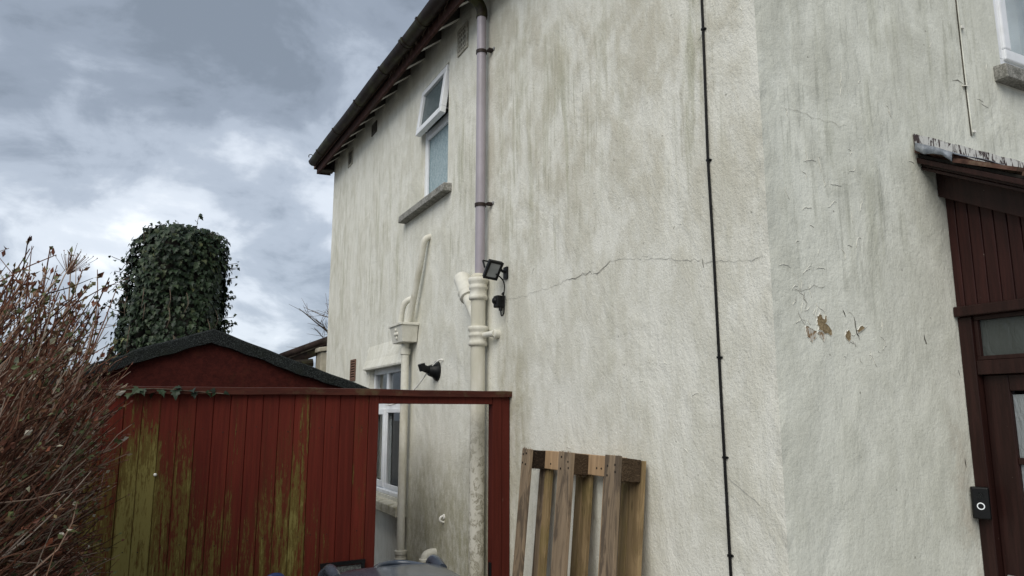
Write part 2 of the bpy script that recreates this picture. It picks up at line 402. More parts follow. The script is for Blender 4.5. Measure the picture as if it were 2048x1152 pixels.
g.col(g.ramp(n, [(.35, (0.012, 0.009, 0.007)), (.55, (0.04, 0.028, 0.02)), (.74, (0.16, 0.11, 0.07))])); g.bump(n, 1, .01); M['chip_block'] = g.m
g = G('block_brown', 0.95, 0.1); n = g.noise(70, 6, .75, g.map((1, 1, 2), vec=g.offs(3)), 1.0)
g.col(g.ramp(n, [(.33, (0.03, 0.02, 0.012)), (.55, (0.085, 0.058, 0.036)), (.74, (0.23, 0.165, 0.10))])); g.bump(n, 1, .01); M['block_brown'] = g.m
# glass
def glass(name, tint, rough, refl=1.0, bumpsc=None, trans=1.0):
    g = G(name, rough, 0.5); g.col(tint); g.b.inputs['Transmission Weight'].default_value = trans; g.b.inputs['IOR'].default_value = 1.45
    if bumpsc: g.bump(g.noise(bumpsc, 3, .6, g.map((1, 1, .45)), 1.5), .9, .012)
    M[name] = g.m
glass('clear_glass', (0.92, 0.96, 0.96), 0.01); M['clear_glass'].node_tree.nodes['Principled BSDF'].inputs['IOR'].default_value = 1.16
g = G('obscure_glass', 0.2, 0.5); n = g.noise(1, 5, .7, g.map((60, 60, 22)), 1.5); n2 = g.noise(4, 3, .5)
g.col(g.mix(g.step(n, .36, .64), (0.27, 0.375, 0.41), (0.46, 0.57, 0.60))); g.bump(n, 1.0, .012); M['obscure_glass'] = g.m
glass('obscure_dark', (0.075, 0.105, 0.108), 0.2, bumpsc=34, trans=0.15)
glass('frosted_dark', (0.075, 0.085, 0.08), 0.3, bumpsc=14, trans=0.2)
glass('frosted_glass', (0.33, 0.36, 0.37), 0.35, bumpsc=18, trans=0.3)
g = G('lamp_glass', 0.25, .6); n = g.noise(16, 3, .5); g.col(g.mix(g.step(n, .3, .7), (0.20, 0.215, 0.22), (0.30, 0.315, 0.32))); M['lamp_glass'] = g.m
simple('net_curtain', (0.78, 0.81, 0.84), 0.9, 0.1, 0.08, 4)
simple('dark_curtain', (0.030, 0.030, 0.032), 0.9, 0.1, 0.5, 8)
simple('room_dark', (0.10, 0.095, 0.09), 0.95, 0.05, 0.2, 3)
simple('room_pale', (0.55, 0.56, 0.55), 0.95, 0.05, 0.1, 3)
simple('bin_lid', (0.050, 0.063, 0.085), 0.18, 0.5, 0.15, 25, 0.06, 0.002, (0.11, 0.12, 0.13), 7, 0.35)
simple('bin_body', (0.030, 0.037, 0.048), 0.5, 0.4, 0.15, 25, 0.1)
simple('blue_plastic', (0.012, 0.028, 0.11), 0.4, 0.45, 0.1)
simple('steel', (0.25, 0.25, 0.25), 0.4, 0.5, 0.2)
simple('slate_board', (0.10, 0.105, 0.10), 0.9, 0.2, 0.6, 120, 0.6, 0.004)
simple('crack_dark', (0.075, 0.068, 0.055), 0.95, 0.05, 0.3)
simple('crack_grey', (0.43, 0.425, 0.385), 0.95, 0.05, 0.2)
g = G('bare_render', 0.95, 0.1); n = g.noise(70, 6, .7)
g.col(g.mix(g.step(n, .35, .66), (0.20, 0.15, 0.085), (0.34, 0.265, 0.16))); g.bump(n, .9, .006); M['bare_render'] = g.m
g = G('bare_flecked', 0.95, 0.1); n = g.noise(1, 6, .75, g.map((95, 95, 40)), .5)
g.col(g.ramp(n, [(.40, (0.21, 0.135, 0.075)), (.5, (0.33, 0.24, 0.15)), (.53, (0.55, 0.53, 0.47))])); g.bump(n, .9, .005); M['bare_flecked'] = g.m
simple('paint_lip', (0.70, 0.69, 0.63), 0.8, 0.2, 0.1)
g = G('ground_concrete', 0.9, 0.2); n = g.noise(3, 8, .65); n2 = g.noise(60, 4, .6)
c = g.mix(g.step(n, .35, .68), (0.19, 0.185, 0.17), (0.30, 0.295, 0.275)); c = g.mix(g.step(n2, .4, .7, 0, .3), c, (0.12, .12, .11)); g.col(c); g.bump(n2, .4, .006); M['ground_concrete'] = g.m
# plants
def leafmat(name, stops, rough=.35, spec=.5, sss=True, per='island'):
    g = G(name, rough, spec); r = g.island() if per == 'island' else g.rand()
    k = g.ramp(r, stops); nn = g.noise(40, 3, .6)
    k = g.mix(g.step(nn, .35, .7, 0, .3), k, tuple(v * .5 for v in stops[0][1])); g.col(k)
    g.b.inputs['Transmission Weight'].default_value = 0.0
    M[name] = g.m
ivst = [(0, (0.007, 0.015, 0.007)), (.35, (0.013, 0.026, 0.011)), (.7, (0.028, 0.050, 0.022)), (.9, (0.048, 0.070, 0.034)), (.985, (0.060, 0.072, 0.03)), (1, (0.15, 0.16, 0.06))]
leafmat('ivy_leaf', ivst, .5, .3); leafmat('ivy_leaf_single', ivst, .5, .3, per='object')
leafmat('twig', [(0, (0.022, 0.011, 0.008)), (.25, (0.070, 0.029, 0.018)), (.52, (0.150, 0.064, 0.039)), (.76, (0.25, 0.145, 0.098)), (1, (0.50, 0.41, 0.33))], .7, .12)
leafmat('shrub_leaf', [(0, (0.055, 0.022, 0.016)), (.35, (0.19, 0.062, 0.032)), (.5, (0.21, 0.11, 0.055)), (.7, (0.075, 0.095, 0.035)), (.9, (0.15, 0.18, 0.07)), (1, (0.5, 0.46, 0.38))], .5, .3)
simple('bark_dark', (0.02, 0.016, 0.013), 0.7, 0.2)
simple('bark', (0.13, 0.10, 0.075), 0.9, 0.15, 0.3, 20, 0.6)

# ------------------------------------------------------------------ ground
gb = MB(); gb.add([(-150, -150, 0), (150, -150, 0), (150, 150, 0), (-150, 150, 0)], [(0, 1, 2, 3)])
tag(gb.build('ground', M['ground_concrete']), kind='structure')

# ------------------------------------------------------------------ house
house = thing('house', 'two-storey cream rendered house with algae-streaked walls and brown eaves', 'house', (3.2, 3.76, 0))
HL, HW = 7.52, 6.4
ev = lambda y: 0.04 * (y - 3.0)
def cornerjit(z):
    return 0.006 * mnoise.noise(Vector((0.3, 1.7, z * 9))) + 0.004 * mnoise.noise(Vector((4.3, 1.7, z * 31)))
def wall(name, mat, U, Wd, O, length, top, openings, thick=0.26, miter0=True, jit=True):
    """outer face on the plane through O along U (horizontal) and +Z; Wd is the outward normal."""
    U = Vector(U); Wd = Vector(Wd); O = Vector(O)
    us = {0.0, 0.04, length}; zs = {0.0}
    for a, b, c, d in openings: us |= {a, b}; zs |= {c, d}
    k = 0.0
    while k < 4.8: zs.add(round(k, 3)); k += 0.06
    zs = sorted(zs); us = sorted(us)
    # drop nearly double lines
    keep = [zs[0]]
    oz = {v for o in openings for v in o[2:]}
    for zv in zs[1:]:
        if zv - keep[-1] < 0.02:
            if zv in oz: keep[-1] = zv
            continue
        keep.append(zv)
    zs = keep + [None]
    mb = MB(); idx = {}
    def V(i, j, layer):
        key = (i, j, layer)
        if key not in idx:
            u = us[i]; z = zs[j]
            zz = top(u) if z is None else z
            uu = u; w = 0.0
            if layer: w = -thick
            if i == 0 and miter0:
                if layer: uu = thick
                elif jit: jv = cornerjit(zz); uu = -jv; w = -jv * -1.0
            p = O + U * uu + Wd * w + Vector((0, 0, zz)); idx[key] = len(mb.v); mb.v.append(tuple(p))
        return idx[key]
    def isopen(i, j):
        if zs[j + 1] is None: return False
        cu = (us[i] + us[i + 1]) / 2; cz = (zs[j] + zs[j + 1]) / 2
        return any(a < cu < b and c < cz < d for a, b, c, d in openings)
    nu, nz = len(us) - 1, len(zs) - 1
    for i in range(nu):
        for j in range(nz):
            if isopen(i, j):
                for (di, dj, e0, e1) in ((-1, 0, (i, j), (i, j + 1)), (1, 0, (i + 1, j), (i + 1, j + 1)), (0, -1, (i, j), (i + 1, j)), (0, 1, (i, j + 1), (i + 1, j + 1))):
                    if 0 <= i + di < nu and 0 <= j + dj < nz and isopen(i + di, j + dj): continue
                    mb.f.append((V(*e0, 0), V(*e1, 0), V(*e1, 1), V(*e0, 1))); mb.m.append(0)
                continue
            mb.f.append((V(i, j, 0), V(i + 1, j, 0), V(i + 1, j + 1, 0), V(i, j + 1, 0))); mb.m.append(0)
            mb.f.append((V(i, j, 1), V(i, j + 1, 1), V(i + 1, j + 1, 1), V(i + 1, j, 1))); mb.m.append(0)
    return mb.build(name, mat, house)
WIN_UP = (3.33, 3.99, 3.565, 4.64)
WIN_LO = (4.22, 5.46, 1.00, 2.185)
sidew = wall('side_wall', M['wall_l'], (0, 1, 0), (-1, 0, 0), (0, 0, 0), HL, lambda u: 5.00 + ev(u), [WIN_UP, WIN_LO])
WIN_FR = (1.675, 2.78, 3.47, 4.55)
frontw = wall('front_wall', M['wall_r'], (1, 0, 0), (0, -1, 0), (0, 0, 0), HW, lambda u: 4.88, [WIN_FR, (1.35, 2.3, 0.02, 2.1)])
mb = MB(); mb.box(HW - .26, HW, .262, HL - .262, 0, 4.95); mb.build('end_wall', M['wall_r'], house)
mb = MB(); mb.box(.262, HW, HL - .26, HL - .001, 0, 5.10); mb.build('rear_wall', M['wall_r'], house)
mb = MB(); mb.box(.263, HW - .263, .263, HL - .263, 2.40, 2.55); mb.build('upper_floor', M['room_dark'], house)
mb = MB(); mb.box(.263, HW - .263, .263, HL - .263, 4.72, 4.76); mb.build('upstairs_ceiling', M['room_pale'], house)
mb = MB(); mb.box(2.4, 2.5, .264, HL - .264, 2.56, 4.71); mb.build('partition_wall', M['room_dark'], house)

# roof: four hips with a slab thickness
def zr(x, y): return 4.86 + ev(y) + (x + 0.2) * 0.8
x0, x1, y0, y1 = -0.235, HW + .25, -0.25, HL + .22
rid = [(3.2, 3.3), (3.2, 4.2)]
zt = 4.86 + 3.4 * 0.8
mb = MB()
lo = [(x0, y0, zr(x0, y0)), (x1, y0, zr(x0, y0)), (x1, y1, zr(x0, y1)), (x0, y1, zr(x0, y1)), (3.2, 3.3, zt), (3.2, 4.2, zt)]
hi = [(a, b, c + .07) for a, b, c in lo]
rf = [(0, 1, 4), (1, 2, 5, 4), (2, 3, 5), (3, 0, 4, 5)]
mb.add(lo + hi, [tuple(reversed(f)) for f in rf]); mb.add(lo + hi, [tuple(i + 6 for i in f) for f in rf], 1)
mb.add(lo + hi, [(0, 1, 7, 6), (1, 2, 8, 7), (2, 3, 9, 8), (3, 0, 6, 9)], 1)
roof = mb.build('roof', [M['soffit_dark'], M['roof_tile']], house, recalc=False)
# rafters
yr = [6.86 - .413 * i for i in range(17)] + [7.28]
for y in yr:
    e_ = ev(y); b = 4.78 + e_
    mb = MB()
    pr = [(-.168, b), (.02, b + .150), (.02, b + .235), (-.168, b + .095)]
    mb.prism([(x, y - .024, z) for x, z in pr], (0, .048, 0), 0)
    mb.prism([(-.1745, y - .026, b - .0065), (.018, y - .026, b + .1435), (.018, y - .026, b + .149), (-.1745, y - .026, b - .001)], (0, .052, 0), 1)
    mb.build('rafter', [M['rafter_dark'], M['rafter_pale']], house)
# fascia, following the sagging eaves in short lengths
mb = MB(); ys = [-.2 + i * (HL + .33) / 16 for i in range(17)]
for a, b in zip(ys[:-1], ys[1:]):
    wob = lambda y: ev(y) + .006 * math.sin(y * 2.3)
    mb.hexa([(-.205, a, 4.752 + wob(a)), (-.180, a, 4.752 + wob(a)), (-.180, b, 4.752 + wob(b)), (-.205, b, 4.752 + wob(b))],
            [(-.205, a, 4.885 + wob(a)), (-.180, a, 4.885 + wob(a)), (-.180, b, 4.885 + wob(b)), (-.205, b, 4.885 + wob(b))])
fas = mb.build('fascia', M['fascia_red'], house)
mb = MB(); mb.prism([(-.205, HL + .138, 4.94), (-.02, HL + .138, 4.945), (-.02, HL + .138, 5.08), (-.205, HL + .138, 5.07)], (0, .02, 0)); mb.build('end_board', M['fascia_red'], house)
mb = MB(); mb.prism([(-.178, HL + .003, 4.955), (-.178, HL + .136, 4.955), (-.004, HL + .136, 4.965), (-.004, HL + .003, 4.965)], (0, 0, .02)); mb.build('end_soffit', M['rafter_dark'], house)
# gutter (half-round with thickness)
mb = MB(); NY = 40; NA = 10; gy = [-.2 + i * (HL + .28) / NY for i in range(NY + 1)]
def gz(y): return 4.885 + .045 * (y - 3.0) + .005 * math.sin(y * 3.1)
vs = []; fs = []
for y in gy:
    for rr in (.064, .059):
        for k in range(NA + 1):
            t = math.pi + math.pi * k / NA
            vs.append((-.268 + rr * math.cos(t), y, gz(y) + rr * math.sin(t)))
w = 2 * (NA + 1)
for i in range(NY):
    for q in (0, NA + 1):
        for k in range(NA):
            a = i * w + q + k; f_ = (a, a + 1, a + w + 1, a + w); fs.append(f_ if q == 0 else f_[::-1])
    for k in (0, NA):
        a = i * w + k; b = a + NA + 1; fs.append((a, a + w, b + w, b))
mb.add(vs, fs); gut = mb.build('gutter', M['gutter_brown'], house, smooth=True, auto=50)
mb = MB()
mb.prism([(-.268 + .066 * math.cos(math.pi + math.pi * k / NA), gy[-1], gz(gy[-1]) + .066 * math.sin(math.pi + math.pi * k / NA)) for k in range(NA + 1)], (0, .012, 0)); mb.build('gutter_stop_end', M['gutter_brown'], gut)
mb = MB(); cy = gy[-1] - .06; cz = gz(gy[-1]) + .040
mb.tube([(-.318 + .028 * math.cos(t), cy, cz + .028 * math.sin(t)) for t in [R(-70 + 16 * k) for k in range(19)]], .0055, 6); mb.build('gutter_bracket_curl', M['gutter_brown'], gut)
for y in (.9, 1.9, 2.72, 3.23, 3.62, 4.3, 5.21, 6.2, 7.1):
    mb = MB()
    for dy in ((0,) if y != 3.62 else (0, .05)):
        vs = []; fs = []
        for yy in (y + dy - .017, y + dy + .017):
            for rr in (.0635, .072):
                for k in range(NA + 1):
                    t = math.pi + math.pi * k / NA; vs.append((-.268 + rr * math.cos(t), yy, gz(yy) + rr * math.sin(t) + .003))
        n_ = NA + 1
        for k in range(NA):
            fs += [(k, k + 1, n_ + k + 1, n_ + k), (2 * n_ + k, 3 * n_ + k, 3 * n_ + k + 1, 2 * n_ + k + 1), (n_ + k, n_ + k + 1, 3 * n_ + k + 1, 3 * n_ + k)]
        mb.add(vs, fs)
    mb.build('gutter_union', M['gutter_brown'], gut)
# debris and nest straw poking out over the fascia
mb = MB()
for i in range(90):
    y = random.gauss(3.4, .7); 
    if not 2.2 < y < 6: continue
    p = Vector((-.212 - random.random() * .012, y, 4.87 + ev(y) + random.uniform(-.03, .02)))
    q = p + Vector((random.uniform(-.03, .0), random.uniform(-.07, .07), random.uniform(-.09, .02)))
    mb.tube([p, (p + q) / 2 + Vector((random.uniform(-.01, .0), 0, .01)), q], [.003, .0025, .001], 3)
tag(mb.build('gutter_debris', M['bark'], gut), kind='stuff')

# air bricks
def airbrick(y, z, wd, ht, mat, kind):
    mb = MB(); 
    mb.box(-.0045, .0, y - wd / 2, y + wd / 2, z - ht / 2, z + ht / 2); base = mb.build('air_brick', M['void'], house)
    fr = MB(); t = .016
    for a, b, c, d in ((y - wd / 2 - .004, y + wd / 2 + .004, z - ht / 2 - .004, z - ht / 2 + t), (y - wd / 2 - .004, y + wd / 2 + .004, z + ht / 2 - t, z + ht / 2 + .004), (y - wd / 2 - .004, y - wd / 2 + t, z - ht / 2 + t, z + ht / 2 - t), (y + wd / 2 - t, y + wd / 2 + .004, z - ht / 2 + t, z + ht / 2 - t)):
        fr.box(-.012, -.003, a, b, c, d)
    fr.build('vent_frame', mat, base)
    if kind == 'grid':
        for k in range(1, 6):
            yy = y - wd / 2 + wd * k / 6; q = MB(); q.box(-.0105, -.0035, yy - .006, yy + .006, z - ht / 2 + t, z + ht / 2 - t); q.build('vent_bar', mat, base)
        for k in range(1, 5):
            zz_ = z - ht / 2 + ht * k / 5; q = MB(); q.box(-.0095, -.0037, y - wd / 2 + t, y + wd / 2 - t, zz_ - .006, zz_ + .006); q.build('vent_bar', mat, base)
    else:
        for k in range(7):
            zz_ = z - ht / 2 + t + (ht - 2 * t) * (k + .5) / 7
            q = MB(); q.prism([(-.014, y - wd / 2 + t, zz_ - .012), (-.004, y - wd / 2 + t, zz_ + .004), (-.004, y - wd / 2 + t, zz_ + .009), (-.014, y - wd / 2 + t, zz_ - .006)], (0, wd - 2 * t, 0)); q.build('louvre', mat, base)
airbrick(3.03, 4.69, .20, .215, M['vent_cream'], 'grid')
airbrick(6.62, 4.86, .20, .20, M['vent_cream'], 'louvre')
airbrick(5.57, 4.86, .18, .12, M['rafter_dark'], 'grid')
airbrick(6.12, 2.215, .21, .23, M['terracotta'], 'louvre')

# windows ------------------------------------------------------------
def lbox(mb, F, u0, u1, z0, z1, w0, w1, mi=0):      # F = (O, U, Wd)
    O, U, Wd = F
    c = [O + U * u + Wd * w for u, w in ((u0, w0), (u1, w0), (u1, w1), (u0, w1))]
    mb.hexa([(p.x, p.y, z0) for p in c], [(p.x, p.y, z1) for p in c], mi); return mb
FL = (Vector((0, 0, 0)), Vector((0, 1, 0)), Vector((-1, 0, 0)))
FR = (Vector((0, 0, 0)), Vector((1, 0, 0)), Vector((0, -1, 0)))
def ring(F, u0, u1, z0, z1, t, w0, w1):
    mb = MB()
    lbox(mb, F, u0, u1, z0, z0 + t, w0, w1); lbox(mb, F, u0, u1, z1 - t, z1, w0, w1)
    lbox(mb, F, u0, u0 + t, z0 + t, z1 - t, w0, w1); lbox(mb, F, u1 - t, u1, z0 + t, z1 - t, w0, w1)
    return mb
WH = M['white_plastic']
# upper side window
u0, u1, z0, z1 = WIN_UP
win = ring(FL, u0 + .002, u1 - .002, z0 + .002, z1 - .002, .05, -.085, -.035).build('window', WH, house, bevel=.004)
q = MB(); lbox(q, FL, u0 + .052, u1 - .052, 4.17, 4.235, -.084, -.036); q.build('transom', WH, win, bevel=.003)
q = MB(); lbox(q, FL, u0 + .052, u1 - .052, z0 + .052, 4.17, -.066, -.060); q.build('pane', M['obscure_glass'], win)
q = ring(FL, u0 + .051, u1 - .051, z0 + .051, 4.171, .014, -.058, -.040); q.build('glazing_bead', WH, win, bevel=.003)
# open top-hung sash: tilt about its top edge
th = R(7.5); sl = 0.43; ht_ = 4.615
def sp(u, s_, w): return Vector((-(-.038) - math.sin(th) * s_ - math.cos(th) * w, u, ht_ - math.cos(th) * s_ + math.sin(th) * -w * -1))
def sbox(mb, a, b, s0, s1, w0, w1):
    mb.hexa([sp(a, s0, w0), sp(b, s0, w0), sp(b, s0, w1), sp(a, s0, w1)], [sp(a, s1, w0), sp(b, s1, w0), sp(b, s1, w1), sp(a, s1, w1)])
q = MB(); a, b, t = u0 + .02, u1 - .02, .055
sbox(q, a, b, 0, t, 0, .05); sbox(q, a, b, sl - t, sl, 0, .05); sbox(q, a, a + t, t, sl - t, 0, .05); sbox(q, b - t, b, t, sl - t, 0, .05)
q.build('sash', WH, win, bevel=.005)
q = MB(); sbox(q, a + t, b - t, t, sl - t, .018, .026); q.build('sash_pane', M['obscure_dark'], win)
q = MB(); p0 = sp(u0 + .03, sl - .05, .0); q.tube([p0, (.05, u0 + .04, 4.24)], .006, 6); q.build('window_stay', M['steel'], win)
q = MB(); p0 = sp(u1 - .03, sl - .05, .0); q.tube([p0, (.05, u1 - .04, 4.24)], .006, 6); q.build('window_stay', M['steel'], win)
q = MB(); q.hexa([(-.075, 3.235, 3.487), (.2, 3.235, 3.487), (.2, 4.39, 3.487), (-.075, 4.39, 3.487)], [(-.07, 3.235, 3.552), (.2, 3.235, 3.575), (.2, 4.39, 3.575), (-.07, 4.39, 3.552)])
q.build('window_sill', M['concrete_sill'], win, bevel=.006)
q = MB(); q.box(.262, .9, 3.0, 4.4, 2.6, 4.7); 
# lower side window
u0, u1, z0, z1 = WIN_LO
win = ring(FL, u0 + .002, u1 - .002, z0 + .002, z1 - .002, .055, -.105, -.050).build('window', WH, house, bevel=.004)
mu = 4.985
q = MB(); lbox(q, FL, mu - .03, mu + .03, z0 + .057, z1 - .057, -.103, -.052); q.build('mullion', WH, win, bevel=.003)
q = MB(); lbox(q, FL, u0 + .057, mu - .03, 1.775, 1.835, -.102, -.053); lbox(q, FL, mu + .03, u1 - .057, 1.775, 1.835, -.102, -.053); q.build('transom', WH, win, bevel=.003)
ring(FL, mu + .022, u1 - .045, z0 + .05, 1.785, .055, -.052, -.034).build('casement', WH, win, bevel=.004)
ring(FL, u0 + .045, mu - .022, z0 + .05, 1.785, .038, -.052, -.040).build('casement', WH, win, bevel=.004)
for (a, b, c, d) in ((u0 + .057, mu - .03, z0 + .057, 1.775), (mu + .03, u1 - .057, z0 + .057, 1.775), (u0 + .057, mu - .03, 1.835, z1 - .057), (mu + .03, u1 - .057, 1.835, z1 - .057)):
    q = MB(); lbox(q, FL, a, b, c, d, -.080, -.074); q.build('pane', M['clear_glass'], win)
q = MB(); lbox(q, FL, u0 + .004, u1 - .004, z0 + .003, z0 + .035, -.052, -.012); q.build('window_cill_strip', WH, win, bevel=.004)
q = MB(); q.hexa([(-.10, 4.16, .875), (.2, 4.16, .875), (.2, 5.50, .875), (-.10, 5.50, .875)], [(-.095, 4.16, .955), (.2, 4.16, .999), (.2, 5.50, .999), (-.095, 5.50, .955)])
q.build('window_sill', M['painted_sill'], win, bevel=.008)
# curtains and dark room behind
mb = MB(); pts = [(.36 + .035 * math.sin(i * 1.1) + random.uniform(-.008, .008), 4.25 + i * .03) for i in range(42)]
for i in range(len(pts) - 1):
    if 20 < i < 27: continue
    (xa, ya), (xb, yb) = pts[i], pts[i + 1]
    mb.add([(xa, ya, 1.02), (xb, yb, 1.02), (xb, yb, 2.2), (xa, ya, 2.2)], [(0, 1, 2, 3)])
mb.build('curtain', M['dark_curtain'], win, smooth=True, recalc=False)
# render kick above the lower window
mb = MB(); n_ = 14; ring_ = []
for i in range(n_ + 1):
    y = 4.17 + (5.60 - 4.17) * i / n_; t = min(1, (5.60 - y) / .06); t2 = min(1, (y - 4.17) / .02 + .6)
    k = min(t ** .5 if t > 0 else 0, 1)
    ring_.append([(.004, y, 2.44), (-.012 * k, y, 2.37), (-.033 * k, y, 2.275), (-.062 * k, y, 2.192 + .012 * (i == n_)), (-.058 * k, y, 2.176), (.004, y, 2.186)])
vs = [p for r_ in ring_ for p in r_]; fs = [(i * 6 + j, i * 6 + (j + 1) % 6, (i + 1) * 6 + (j + 1) % 6, (i + 1) * 6 + j) for i in range(n_) for j in range(6)] + [tuple(range(5, -1, -1)), tuple(n_ * 6 + j for j in range(6))]
mb.add(vs, fs); mb.build('render_drip_mould', M['wall_l'], house)
# front upper window
u0, u1, z0, z1 = WIN_FR
win = ring(FR, u0 + .006, u1 - .002, z0 + .006, z1 - .002, .05, -.075, -.012).build('window', WH, house, bevel=.004)
ring(FR, u0 + .05, 2.22, z0 + .05, z1 - .05, .06, -.045, .004).build('casement', WH, win, bevel=.008)
q = MB(); lbox(q, FR, 2.205, 2.26, z0 + .057, z1 - .057, -.074, -.014); q.build('mullion', WH, win, bevel=.003)
for a, b in ((u0 + .1, 2.17), (2.26, u1 - .057)):
    q = MB(); lbox(q, FR, a, b, z0 + .1, z1 - .1, -.035, -.029); q.build('pane', M['clear_glass'], win)
mb = MB(); pts = [(u0 + .02 + i * .03, .20 + .03 * math.sin(i * .9) + .015 * math.sin(i * 2.3)) for i in range(37)]
for (xa, ya), (xb, yb) in zip(pts[:-1], pts[1:]): mb.add([(xa, ya, z0), (xb, yb, z0), (xb, yb, z1), (xa, ya, z1)], [(0, 1, 2, 3)])
mb.build('net_curtain', M['net_curtain'], win, smooth=True, recalc=False)
q = MB(); q.hexa([(1.605, -.065, 3.375), (2.86, -.065, 3.375), (2.86, .2, 3.375), (1.605, .2, 3.375)], [(1.605, -.06, 3.45), (2.86, -.06, 3.45), (2.86, .2, 3.474), (1.605, .2, 3.474)])
q.build('window_sill', M['concrete_sill'], win, bevel=.005)

# cracks: thin dark fissures just proud of the render
def crack_or_gap_shade(F, pts, w, mat, jag=.010, seed=1, nm='crack', parent=None):
    rnd = random.Random(seed); O, U, Wd = F; P = []
    for (a, b), (c, d) in zip(pts[:-1], pts[1:]):
        k = max(2, int(math.hypot(c - a, d - b) / .022))
        for i in range(k):
            t = i / k; P.append((a + (c - a) * t + rnd.gauss(0, jag) * .5, b + (d - b) * t + rnd.gauss(0, jag)))
    P.append(pts[-1]); mb = MB(); vs = []; fs = []
    n_ = len(P)
    for i, (u, z) in enumerate(P):
        du = P[min(i + 1, n_ - 1)][0] - P[max(i - 1, 0)][0]; dz = P[min(i + 1, n_ - 1)][1] - P[max(i - 1, 0)][1]; L = math.hypot(du, dz) or 1
        ww = w * (.35 + rnd.random() * .9) * (1 if 0 < i < n_ - 1 else .2)
        p = O + U * u + Wd * .0022
        nu, nzv = -dz / L, du / L
        for s_ in (-1, 1):
            c = p + U * nu * s_ * ww; vs.append((c.x, c.y, z + nzv * s_ * ww))
    for i in range(n_ - 1): fs.append((2 * i, 2 * i + 1, 2 * i + 3, 2 * i + 2))
    mb.add(vs, fs); return mb.build(nm, M[mat], parent, recalc=True)
crack_or_gap_shade(FL, [(2.28, 2.476), (1.95, 2.466), (1.67, 2.472), (1.45, 2.478), (1.24, 2.482), (1.17, 2.465), (1.05, 2.505), (.92, 2.497), (.80, 2.478), (.70, 2.47)], .0011, 'crack_grey', .005, 3, parent=sidew)
crack_or_gap_shade(FL, [(1.46, 2.476), (1.24, 2.482), (1.17, 2.465), (1.05, 2.505)], .0014, 'crack_dark', .005, 4, parent=sidew)
crack_or_gap_shade(FL, [(.78, 2.475), (.55, 2.42), (.33, 2.37), (.16, 2.34), (.02, 2.33)], .0012, 'crack_grey', .004, 5, parent=sidew)
crack_or_gap_shade(FL, [(.28, 1.50), (.17, 1.44), (.10, 1.40)], .0015, 'crack_grey', .004, 7, parent=sidew)
crack_or_gap_shade(FL, [(.365, 2.385), (.362, 2.35)], .003, 'crack_dark', .003, 8, parent=sidew)
crack_or_gap_shade(FR, [(.12, 2.93), (.20, 2.95), (.30, 2.935), (.44, 2.93), (.5, 2.94)], .0009, 'crack_grey', .006, 9, parent=frontw)
crack_or_gap_shade(FR, [(.10, 2.06 + .15), (.2, 2.22), (.29, 2.24)], .0012, 'crack_grey', .005, 10, parent=frontw)
crack_or_gap_shade(FR, [(.86, 2.075), (.868, 2.045), (.872, 2.035)], .003, 'crack_dark', .002, 14, parent=frontw)
crack_or_gap_shade(FR, [(1.07, 1.93), (1.078, 1.905)], .003, 'crack_dark', .002, 15, parent=frontw)
crack_or_gap_shade(FR, [(1.052, 1.56), (1.056, 1.52)], .003, 'crack_dark', .002, 16, parent=frontw)
crack_or_gap_shade(FR, [(1.25, 3.30), (1.30, 3.315), (1.345, 3.30)], .002, 'crack_dark', .003, 18, parent=frontw)
# patches of fallen paint: bare render with a lifted rim of old paint
def patch(F, poly, mat, rim=.0016, seed=2):
    rnd = random.Random(seed); O, U, Wd = F; pts = []
    n_ = len(poly)
    for i in range(n_):
        (a, b), (c, d) = poly[i], poly[(i + 1) % n_]; k = max(2, int(math.hypot(c - a, d - b) / .006))
        for j in range(k):
            t = j / k; pts.append((a + (c - a) * t + rnd.gauss(0, .0016), b + (d - b) * t + rnd.gauss(0, .0016)))
    P = [O + U * u + Wd * .0018 + Vector((0, 0, z)) for u, z in pts]
    mb = MB(); mb.add(P, [tuple(range(len(P)))]); me = mb.mesh('bare_patch'); me.materials.append(M[mat])
    o = put('bare_patch', me, frontw)
    cu = sum(p[0] for p in pts) / len(pts); cz = sum(p[1] for p in pts) / len(pts)
    rb = MB(); vs = []
    for u, z in pts:
        du, dz = u - cu, z - cz; L = math.hypot(du, dz) or 1; s_ = rim * (.6 + rnd.random())
        vs += [O + U * u + Wd * .0034 + Vector((0, 0, z)), O + U * (u + du / L * s_) + Wd * .0006 + Vector((0, 0, z + dz / L * s_)), O + U * u + Wd * .001 + Vector((0, 0, z))]
    n_ = len(pts); fs = []
    for i in range(n_):
        j = (i + 1) % n_; fs += [(3 * i, 3 * j, 3 * j + 1, 3 * i + 1), (3 * i, 3 * i + 2, 3 * j + 2, 3 * j)]
    rb.add(vs, fs); rb.build('lifted_paint', M['paint_lip'], o)
def px2(pts):                      # hand-measured outlines in wall millimetres
    return [(u / 1000, z / 1000) for u, z in pts]
patch(FR, px2([(243, 2128), (252, 2118), (259, 2106), (268, 2105), (272, 2123), (279, 2117), (278, 2097), (272, 2088), (285, 2081), (296, 2071), (306, 2050), (295, 2042), (279, 2052), (264, 2050), (251, 2061), (231, 2062), (235, 2074), (225, 2082), (225, 2106), (232, 2116)]), 'bare_render', seed=21)
patch(FR, px2([(163, 2075), (179, 2069), (198, 2064), (218, 2059), (214, 2035), (203, 2025), (191, 2010), (183, 2018), (170, 2033), (163, 2047)]), 'bare_flecked', seed=22)
patch(FR, px2([(225, 2057), (251, 2057), (264, 2047), (264, 2031), (256, 2019), (248, 2026), (237, 2038), (226, 2048)]), 'bare_flecked', seed=23)
patch(FR, px2([(389, 2066), (401, 2066), (408, 2054), (410, 2038), (399, 2022), (384, 2029), (376, 2043), (379, 2057)]), 'bare_render', seed=24)
patch(FR, px2([(448, 2069), (460, 2084), (479, 2090), (494, 2086), (490, 2078), (470, 2070), (450, 2059)]), 'bare_render', seed=25)
